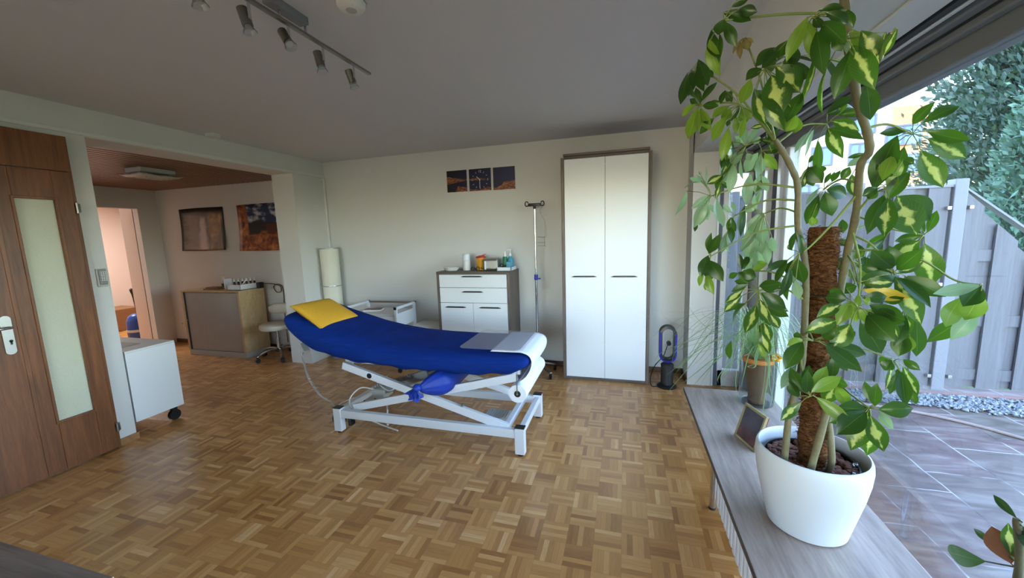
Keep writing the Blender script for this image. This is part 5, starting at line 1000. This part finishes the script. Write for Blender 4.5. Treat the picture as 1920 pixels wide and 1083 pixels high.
((0.757,1.624,1.487),[(0.747,1.536,1.37)],(0.712,1.458,1.249),[((0.683,1.46,1.274),(0.644,1.49,1.273),0.046,'g'),((0.675,1.475,1.254),(0.616,1.464,1.219),0.046,'v'),((0.668,1.466,1.205),(0.596,1.476,1.167),0.058,'v'),((0.698,1.475,1.265),(0.665,1.456,1.201),0.046,'y'),((0.704,1.471,1.192),(0.676,1.492,1.114),0.073,'v'),((0.713,1.44,1.212),(0.764,1.431,1.123),0.07,'g'),((0.726,1.434,1.232),(0.755,1.37,1.176),0.076,'g'),((0.737,1.451,1.262),(0.785,1.389,1.229),0.058,'g'),((0.735,1.465,1.239),(0.762,1.449,1.226),0.034,'y'),((0.774,1.424,1.218),(0.801,1.426,1.173),0.03,'v'),((0.714,1.437,1.275),(0.73,1.434,1.273),0.029,'y'),((0.703,1.443,1.293),(0.698,1.427,1.258),0.02,'y'),((0.702,1.482,1.153),(0.719,1.478,1.163),0.033,'g'),((0.679,1.46,1.309),(0.692,1.44,1.318),0.037,'g'),((0.724,1.474,1.24),(0.739,1.472,1.206),0.033,'y'),((0.694,1.486,1.274),(0.67,1.532,1.29),0.041,'g'),((0.705,1.492,1.265),(0.718,1.475,1.207),0.041,'y'),((0.734,1.454,1.232),(0.786,1.402,1.219),0.068,'g'),((0.788,1.455,1.218),(0.837,1.469,1.196),0.027,'g'),((0.71,1.501,1.153),(0.725,1.52,1.17),0.03,'g')]),
((0.644,1.64,1.106),[],(0.618,1.499,1.123),[((0.638,1.47,1.12),(0.738,1.487,1.043),0.055,'g'),((0.587,1.5,1.128),(0.548,1.497,1.108),0.041,'y'),((0.585,1.494,1.121),(0.533,1.463,1.045),0.06,'g'),((0.635,1.478,1.138),(0.651,1.455,1.164),0.035,'g'),((0.588,1.511,1.134),(0.572,1.53,1.135),0.025,'g'),((0.648,1.492,1.12),(0.765,1.523,1.081),0.05,'g'),((0.644,1.5,1.138),(0.655,1.501,1.169),0.032,'g')]),
((0.759,1.678,0.975),[],(0.699,1.573,1.055),[((0.704,1.557,1.056),(0.702,1.565,0.984),0.039,'g')]),
((0.644,1.64,1.059),[(0.622,1.591,1.026),(0.616,1.536,0.966)],(0.613,1.479,0.935),[((0.608,1.463,0.956),(0.678,1.464,1.009),0.049,'y'),((0.632,1.487,0.932),(0.704,1.443,0.876),0.05,'y'),((0.593,1.49,0.909),(0.536,1.475,0.851),0.042,'v'),((0.608,1.495,0.937),(0.572,1.529,1.004),0.047,'g'),((0.604,1.491,0.942),(0.591,1.459,1.021),0.032,'g'),((0.59,1.507,0.918),(0.56,1.506,0.968),0.041,'g'),((0.613,1.474,0.956),(0.66,1.506,1.024),0.044,'y'),((0.618,1.517,0.937),(0.631,1.552,1.01),0.042,'g')]),
((0.765,1.723,0.959),[],(0.708,1.536,0.975),[((0.708,1.555,0.968),(0.732,1.522,0.968),0.039,'g'),((0.712,1.542,0.959),(0.738,1.506,0.905),0.048,'y'),((0.712,1.542,0.957),(0.693,1.562,0.893),0.054,'v'),((0.693,1.528,1.063),(0.682,1.506,1.002),0.038,'g'),((0.72,1.582,0.968),(0.744,1.571,0.951),0.035,'g'),((0.705,1.557,1.063),(0.734,1.539,1.019),0.034,'g')]),
((0.755,1.671,0.96),[(0.752,1.568,0.935)],(0.768,1.456,0.918),[((0.764,1.465,0.91),(0.695,1.461,0.912),0.062,'g'),((0.759,1.453,0.908),(0.683,1.427,0.845),0.078,'g'),((0.774,1.475,0.893),(0.734,1.483,0.815),0.05,'v'),((0.773,1.466,0.907),(0.722,1.433,0.799),0.076,'v'),((0.766,1.444,0.9),(0.768,1.379,0.828),0.061,'v'),((0.776,1.457,0.891),(0.784,1.474,0.766),0.072,'v'),((0.774,1.443,0.931),(0.77,1.437,1.0),0.039,'g'),((0.786,1.446,0.921),(0.854,1.43,0.938),0.059,'g'),((0.783,1.435,0.919),(0.793,1.392,0.889),0.033,'p'),((0.777,1.494,0.91),(0.731,1.501,0.877),0.056,'g'),((0.783,1.489,0.907),(0.694,1.494,0.849),0.068,'g'),((0.781,1.459,0.931),(0.764,1.48,0.989),0.035,'g')]),
((0.761,1.685,1.039),[],(0.905,1.614,1.034),[((0.892,1.601,1.04),(0.877,1.6,1.007),0.046,'g'),((0.894,1.6,1.033),(0.874,1.577,0.953),0.024,'v'),((0.925,1.602,1.044),(0.95,1.572,1.023),0.033,'g'),((0.916,1.59,1.006),(0.902,1.531,0.922),0.042,'g'),((0.938,1.621,1.015),(0.951,1.569,0.943),0.037,'v'),((0.95,1.596,0.94),(0.961,1.581,0.902),0.029,'g'),((0.9,1.619,1.04),(0.885,1.64,1.017),0.041,'g'),((0.932,1.626,1.006),(0.898,1.597,0.932),0.038,'g')]),
((0.641,1.641,1.238),[],(0.47,1.585,1.282),[((0.468,1.571,1.299),(0.512,1.516,1.315),0.046,'g'),((0.48,1.59,1.274),(0.545,1.568,1.227),0.055,'g'),((0.497,1.571,1.227),(0.544,1.534,1.203),0.041,'g'),((0.475,1.579,1.251),(0.51,1.583,1.165),0.052,'v'),((0.468,1.586,1.231),(0.434,1.558,1.142),0.054,'v'),((0.501,1.55,1.203),(0.528,1.549,1.159),0.038,'v'),((0.494,1.582,1.163),(0.518,1.593,1.102),0.039,'v'),((0.491,1.597,1.129),(0.515,1.586,1.056),0.041,'v'),((0.474,1.567,1.092),(0.492,1.555,1.045),0.021,'y'),((0.441,1.609,1.3),(0.397,1.612,1.276),0.03,'g'),((0.426,1.599,1.283),(0.373,1.591,1.239),0.03,'v'),((0.425,1.606,1.26),(0.377,1.619,1.202),0.034,'v'),((0.436,1.608,1.226),(0.408,1.638,1.155),0.015,'g'),((0.403,1.634,1.078),(0.4,1.642,1.01),0.029,'g'),((0.46,1.579,1.33),(0.424,1.591,1.35),0.05,'g'),((0.474,1.586,1.299),(0.522,1.551,1.292),0.041,'g'),((0.49,1.613,1.251),(0.568,1.62,1.207),0.047,'g'),((0.502,1.6,1.163),(0.506,1.641,1.107),0.035,'g'),((0.453,1.636,1.3),(0.416,1.658,1.306),0.027,'g'),((0.445,1.629,1.226),(0.402,1.688,1.189),0.02,'g')]),
((0.64,1.642,1.281),[],(0.456,1.754,1.332),[((0.462,1.765,1.339),(0.453,1.775,1.397),0.029,'g'),((0.451,1.776,1.326),(0.426,1.793,1.306),0.031,'g'),((0.5,1.744,1.301),(0.451,1.747,1.325),0.059,'g'),((0.538,1.732,1.365),(0.497,1.74,1.341),0.032,'y'),((0.47,1.783,1.339),(0.492,1.801,1.391),0.026,'g'),((0.55,1.76,1.365),(0.515,1.787,1.361),0.029,'y')]),
((0.617,1.685,1.511),[],(0.332,1.699,1.401),[((0.322,1.694,1.411),(0.346,1.646,1.478),0.033,'g'),((0.334,1.709,1.416),(0.359,1.699,1.451),0.01,'g'),((0.32,1.683,1.406),(0.292,1.657,1.335),0.048,'g'),((0.325,1.686,1.386),(0.362,1.653,1.318),0.06,'g'),((0.315,1.722,1.34),(0.303,1.748,1.282),0.027,'y'),((0.321,1.709,1.333),(0.339,1.676,1.263),0.035,'y'),((0.318,1.702,1.302),(0.33,1.689,1.264),0.022,'y'),((0.328,1.708,1.411),(0.327,1.692,1.482),0.03,'g'),((0.33,1.698,1.386),(0.332,1.702,1.312),0.054,'g'),((0.324,1.715,1.302),(0.323,1.729,1.265),0.02,'y')]),
((0.616,1.689,1.557),[],(0.537,1.795,1.561),[((0.524,1.812,1.563),(0.496,1.815,1.498),0.044,'p'),((0.518,1.8,1.547),(0.47,1.789,1.428),0.043,'p'),((0.528,1.797,1.531),(0.53,1.767,1.451),0.053,'p'),((0.513,1.81,1.498),(0.529,1.766,1.412),0.038,'p'),((0.501,1.791,1.492),(0.493,1.808,1.372),0.053,'p'),((0.507,1.794,1.445),(0.515,1.782,1.355),0.029,'p'),((0.494,1.814,1.379),(0.496,1.786,1.335),0.029,'p'),((0.523,1.785,1.425),(0.535,1.802,1.347),0.039,'p'),((0.55,1.798,1.451),(0.552,1.767,1.372),0.034,'p'),((0.559,1.764,1.471),(0.575,1.778,1.415),0.034,'p'),((0.505,1.798,1.575),(0.479,1.814,1.592),0.043,'p'),((0.475,1.816,1.6),(0.46,1.811,1.489),0.029,'g'),((0.511,1.794,1.578),(0.524,1.808,1.648),0.02,'p'),((0.532,1.831,1.563),(0.546,1.838,1.5),0.04,'p'),((0.527,1.841,1.498),(0.512,1.833,1.416),0.034,'p'),((0.503,1.834,1.379),(0.49,1.834,1.339),0.026,'p'),((0.566,1.78,1.471),(0.57,1.821,1.421),0.031,'p'),((0.517,1.808,1.578),(0.516,1.849,1.639),0.02,'p')]),
((0.615,1.693,1.602),[],(0.44,1.816,1.559),[((0.423,1.805,1.555),(0.44,1.807,1.502),0.026,'g'),((0.425,1.84,1.527),(0.43,1.812,1.458),0.024,'g'),((0.418,1.838,1.495),(0.4,1.827,1.417),0.024,'p'),((0.414,1.835,1.479),(0.428,1.848,1.415),0.02,'p'),((0.427,1.826,1.572),(0.404,1.846,1.602),0.024,'p'),((0.438,1.811,1.574),(0.422,1.797,1.61),0.019,'p'),((0.427,1.815,1.555),(0.422,1.848,1.509),0.023,'g'),((0.424,1.858,1.479),(0.416,1.903,1.427),0.02,'p')]),
((0.613,1.697,1.648),[],(0.355,1.852,1.646),[((0.345,1.857,1.651),(0.291,1.879,1.605),0.034,'p'),((0.339,1.867,1.64),(0.301,1.871,1.532),0.038,'p'),((0.347,1.868,1.631),(0.322,1.881,1.539),0.029,'p'),((0.342,1.877,1.615),(0.348,1.874,1.555),0.029,'p'),((0.369,1.827,1.635),(0.383,1.776,1.527),0.033,'p'),((0.3,1.872,1.55),(0.302,1.889,1.504),0.013,'g'),((0.314,1.849,1.713),(0.259,1.888,1.692),0.011,'p'),((0.262,1.88,1.679),(0.227,1.868,1.585),0.028,'p'),((0.303,1.854,1.751),(0.311,1.854,1.738),0.014,'p'),((0.335,1.866,1.689),(0.338,1.888,1.77),0.019,'p'),((0.36,1.892,1.651),(0.341,1.92,1.591),0.031,'p'),((0.349,1.893,1.615),(0.392,1.895,1.577),0.026,'p'),((0.326,1.877,1.713),(0.285,1.931,1.732),0.02,'p'),((0.347,1.894,1.689),(0.318,1.952,1.743),0.02,'p')]),
((0.535,1.678,1.803),[],(0.456,1.787,1.826),[((0.459,1.8,1.836),(0.456,1.813,1.899),0.025,'p'),((0.466,1.787,1.833),(0.488,1.751,1.88),0.029,'p'),((0.443,1.793,1.84),(0.424,1.81,1.851),0.033,'p'),((0.426,1.789,1.809),(0.4,1.851,1.709),0.04,'p'),((0.427,1.801,1.759),(0.411,1.791,1.663),0.039,'p'),((0.44,1.772,1.776),(0.445,1.757,1.706),0.022,'p'),((0.447,1.776,1.799),(0.423,1.792,1.764),0.029,'p'),((0.467,1.799,1.801),(0.481,1.803,1.778),0.029,'p'),((0.415,1.81,1.857),(0.382,1.799,1.73),0.024,'v'),((0.381,1.802,1.724),(0.339,1.828,1.699),0.038,'v'),((0.381,1.822,1.695),(0.371,1.835,1.641),0.024,'v'),((0.384,1.812,1.698),(0.405,1.813,1.675),0.024,'g'),((0.383,1.806,1.817),(0.395,1.785,1.759),0.018,'v'),((0.464,1.811,1.836),(0.44,1.855,1.878),0.023,'p'),((0.435,1.81,1.809),(0.394,1.9,1.741),0.036,'p'),((0.452,1.787,1.799),(0.428,1.824,1.781),0.026,'p'),((0.39,1.823,1.724),(0.375,1.859,1.683),0.034,'g'),((0.39,1.823,1.817),(0.386,1.831,1.762),0.02,'g')]),
((0.567,1.691,1.757),[],(0.514,1.783,1.802),[((0.506,1.791,1.8),(0.479,1.839,1.742),0.054,'p'),((0.497,1.777,1.769),(0.491,1.745,1.704),0.019,'p'),((0.48,1.782,1.722),(0.47,1.786,1.614),0.038,'p'),((0.51,1.79,1.713),(0.531,1.755,1.654),0.043,'p'),((0.515,1.769,1.692),(0.501,1.777,1.652),0.029,'g'),((0.525,1.785,1.794),(0.563,1.778,1.736),0.043,'y'),((0.528,1.787,1.805),(0.556,1.752,1.792),0.029,'g'),((0.503,1.787,1.833),(0.494,1.798,1.855),0.038,'p'),((0.526,1.798,1.656),(0.512,1.79,1.605),0.02,'p'),((0.521,1.826,1.8),(0.538,1.877,1.735),0.049,'p'),((0.521,1.816,1.713),(0.511,1.816,1.653),0.039,'p'),((0.532,1.796,1.805),(0.564,1.781,1.817),0.026,'g')]),
((0.522,1.671,1.82),[],(0.516,1.728,1.82),[((0.543,1.724,1.873),(0.516,1.705,1.817),0.034,'g'),((0.506,1.725,1.87),(0.521,1.711,1.892),0.034,'g'),((0.51,1.742,1.887),(0.472,1.759,1.888),0.024,'v'),((0.524,1.722,1.818),(0.492,1.726,1.836),0.018,'g'),((0.532,1.733,1.791),(0.547,1.718,1.787),0.023,'g'),((0.557,1.756,1.873),(0.519,1.763,1.835),0.031,'g'),((0.532,1.741,1.818),(0.52,1.759,1.844),0.02,'g')]),
((0.746,1.585,1.611),[(0.679,1.582,1.512),(0.613,1.577,1.432)],(0.581,1.558,1.418),[((0.577,1.559,1.399),(0.597,1.56,1.322),0.053,'g'),((0.573,1.572,1.49),(0.554,1.55,1.436),0.019,'g'),((0.576,1.556,1.483),(0.585,1.551,1.421),0.022,'g'),((0.55,1.566,1.392),(0.513,1.544,1.324),0.027,'g'),((0.56,1.572,1.367),(0.535,1.563,1.276),0.022,'g'),((0.559,1.576,1.346),(0.556,1.571,1.262),0.023,'g'),((0.573,1.582,1.359),(0.581,1.595,1.318),0.022,'p'),((0.57,1.545,1.325),(0.585,1.551,1.266),0.036,'p'),((0.562,1.576,1.426),(0.553,1.575,1.443),0.017,'g'),((0.593,1.596,1.399),(0.579,1.633,1.334),0.048,'g'),((0.559,1.586,1.392),(0.501,1.594,1.358),0.024,'g'),((0.585,1.609,1.359),(0.621,1.631,1.331),0.02,'p')]),
((0.761,1.657,1.363),[],(0.816,1.697,1.293),[((0.817,1.708,1.288),(0.788,1.697,1.26),0.039,'g'),((0.816,1.68,1.344),(0.833,1.667,1.332),0.047,'y'),((0.819,1.715,1.327),(0.799,1.71,1.321),0.03,'y'),((0.835,1.685,1.392),(0.83,1.667,1.343),0.047,'g'),((0.833,1.71,1.423),(0.81,1.705,1.388),0.035,'y'),((0.771,1.725,1.528),(0.767,1.705,1.484),0.032,'g'),((0.791,1.728,1.454),(0.776,1.734,1.436),0.035,'g'),((0.771,1.713,1.39),(0.762,1.699,1.351),0.034,'g'),((0.815,1.712,1.439),(0.839,1.718,1.396),0.029,'g'),((0.825,1.727,1.288),(0.799,1.737,1.272),0.035,'g'),((0.848,1.715,1.392),(0.837,1.722,1.35),0.042,'g'),((0.795,1.738,1.454),(0.801,1.757,1.432),0.032,'g')]),
((0.757,1.624,1.487),[],(0.895,1.684,1.482),[((0.892,1.688,1.476),(0.866,1.739,1.427),0.031,'g'),((0.892,1.701,1.455),(0.834,1.677,1.398),0.025,'g'),((0.89,1.707,1.438),(0.864,1.695,1.397),0.024,'g')]),
((0.644,1.64,1.059),[],(0.625,1.626,0.999),[((0.627,1.639,0.991),(0.576,1.608,0.92),0.033,'p'),((0.606,1.636,1.06),(0.607,1.662,0.986),0.04,'g')]),
((0.549,1.124,1.874),[],(0.511,1.017,1.885),[((0.52,1.017,1.893),(0.514,1.039,1.858),0.016,'v')]),
]
# ---------------- the big umbrella plant in its white planter ----------------
pl = thing('umbrella_plant', 'tall variegated umbrella plant with moss pole in a white planter on the bench', 'potted plant', (.73, 1.72, ZB)); qx, qy = .73, 1.72
b = MB(); prof = [(.001, 0), (.125, 0), (.137, .006), (.142, .03), (.158, .10), (.176, .18), (.188, .25), (.191, .29), (.189, .315), (.184, .328), (.179, .329), (.176, .322), (.18, .29), (.174, .22), (.16, .15), (.001, .15)]
b.lathe(prof, (qx, qy, ZB+.001), 64); b.build('planter', 'pot', pl)
b = MB(); b.lathe([(.001, .20), (.148, .20), (.152, .285), (.158, .285), (.156, .19)], (qx-.004, qy, ZB), 48); b.build('inner_pot', 'black', pl)
q = random.Random(8); b = MB()
for i in range(420):
    a = q.uniform(0, 6.283); r = .146*math.sqrt(q.random()); s = q.uniform(.009, .0145)
    b.ball((qx-.004+r*math.cos(a), qy+r*math.sin(a), ZB+.262+q.uniform(0, .012)), s, 8, q.uniform(.85, 1.2), q.uniform(.85, 1.2), q.uniform(.7, 1))
b.lathe([(.001, .258), (.15, .255)], (qx-.004, qy, ZB), 32); tag(b.build('clay_pellets', 'clay', pl), kind='stuff')
b = MB(); x, y = .823, 1.618; b.cyl((x, y, ZB+.25), (x+.006, y, ZB+.335), .0085); b.ball((x+.006, y, ZB+.335), .0085, 10); b.build('water_gauge', 'clear', pl)
b = MB(); b.cyl((x, y, ZB+.25), (x+.004, y, ZB+.30), .005); b.build('gauge_float', 'white_matte', pl)
# moss pole: ragged coir cylinder
b = MB(); n_ = 40; rows = 60; vs = []; P0 = Vector((.725, 1.70, ZB+.25)); P1 = Vector((.705, 1.70, 1.503))
for j in range(rows+1):
    f = j/rows; c = P0.lerp(P1, f)
    for k in range(n_):
        a = 2*PI*k/n_; r = .0425+.0025*math.sin(7*a+f*31)+.003*math.sin(3*a-f*53)+q.uniform(-.0022, .0022); r *= 1+.06*math.sin(f*9)
        if j == rows: r *= .93
        vs.append(c+Vector((r*math.cos(a), r*math.sin(a), 0)))
b.add(vs, [[j*n_+k, j*n_+(k+1) % n_, (j+1)*n_+(k+1) % n_, (j+1)*n_+k] for j in range(rows) for k in range(n_)]+[[rows*n_+k for k in range(n_)]], True)
mp = b.build('moss_pole', 'coir', pl)
b = MB()
for i in range(1500):
    f = q.random(); c = P0.lerp(P1, f); a = q.uniform(0, 6.283); d = Vector((math.cos(a), math.sin(a), 0)); tdir = Vector((-d.y, d.x, q.gauss(0, .5))).normalized(); L = q.uniform(.015, .045); p = c+d*(.044*(1+.06*math.sin(f*9))); w_ = Vector((0, 0, .0009))
    p2 = p+tdir*L*.5+d*.0045; p3 = p+tdir*L+d*q.uniform(-.004, .006); b.add([p-w_, p+w_, p2+w_, p2-w_, p3+w_, p3-w_], [[0, 1, 2, 3], [3, 2, 4, 5]])
tag(b.build('coir_fibres', 'coir', mp), kind='stuff')
b = MB(); b.tube([(P0.lerp(P1, .74)+Vector((.0475*math.cos(a), .0475*math.sin(a), 0))) for a in [k*PI/12 for k in range(25)]], .002, 5); b.tube([P0.lerp(P1, .74)+Vector((.047, 0, 0)), (.765, 1.655, 1.37)], .002, 5); b.build('tie_wire', 'black', mp)
for S_ in STEMS:
    pts = [(S_[0][0]+(.0), S_[0][1]+.02, ZB+.255)]+[p[:3] for p in S_]; rs = [S_[0][3]]+[p[3] for p in S_]
    PP = bez(pts, 5); RR = []
    for i in range(len(PP)): f = i/5; k = min(int(f), len(rs)-1); k2 = min(k+1, len(rs)-1); RR.append((rs[k]*(1-(f-k))+rs[k2]*(f-k))*.95*(1+.06*math.sin(i*1.9)))
    b = MB(); b.tube(PP, RR, 10); b.build('stem', 'bark', pl)
KIND = {'g': 0, 'v': 1, 'y': 2, 'p': 3, 'b': 4, 'o': 5, 'by': 5}
MATS = ['leaf_g', 'leaf_v', 'leaf_y', 'leaf_p', 'leaf_b', 'leaf_o', 'green_stem']
EYE = Vector((0, 0, 1.5))                 # leaves turn their faces roughly into the room, each with its own tilt
for A, mid, Hb, LV in LEAVES:
    b = MB(); Hb = Vector(Hb)
    for B, T, w_, kd in LV:
        B, T = Vector(B), Vector(T); T = B+(T-B)*1.16; L = (T-B).length; real = max(w_*.87, L*.34); cth = max(.15, min(1, w_/real)); th = math.acos(cth)*q.choice((-1, 1))+q.uniform(-.25, .25)
        nrm = (Vector((-.45, -.88, .15))).normalized(); ax = (T-B).normalized(); nrm = (nrm-ax*nrm.dot(ax)).normalized(); nrm = Matrix.Rotation(th, 3, ax) @ nrm
        if nrm.z < -.2 and q.random() < .5: nrm = nrm
        k0 = len(b.mi); blade(b, B, T, real, nrm, q.uniform(.05, .22)*q.choice((1, 1, -1)), 5, 10, 1.0, q.uniform(.1, .3))
        for k in range(k0, len(b.mi)): b.mi[k] = KIND[kd]
        if (B-Hb).length > .004 and (B-Hb).length < .2: b.tube([Hb, Hb.lerp(B, .5)+Vector((0, 0, .004)), B.lerp(T, .04)], .0014, 5, True, 6)
    for k in range(len(b.v)): b.uv.setdefault(k, (.1, .5))
    o = b.build('leaf', MATS, pl)
    A = Vector(A); mids = [Vector(m_) for m_ in mid] or [A.lerp(Hb, .5)+Vector((0, 0, .03*min(1, (Hb-A).length/.2)))]
    b = MB(); PP = bez([A]+mids+[Hb], 6); b.tube(PP, [.0042-.0018*i/(len(PP)-1) for i in range(len(PP))], 6); b.build('petiole', 'green_stem', o)
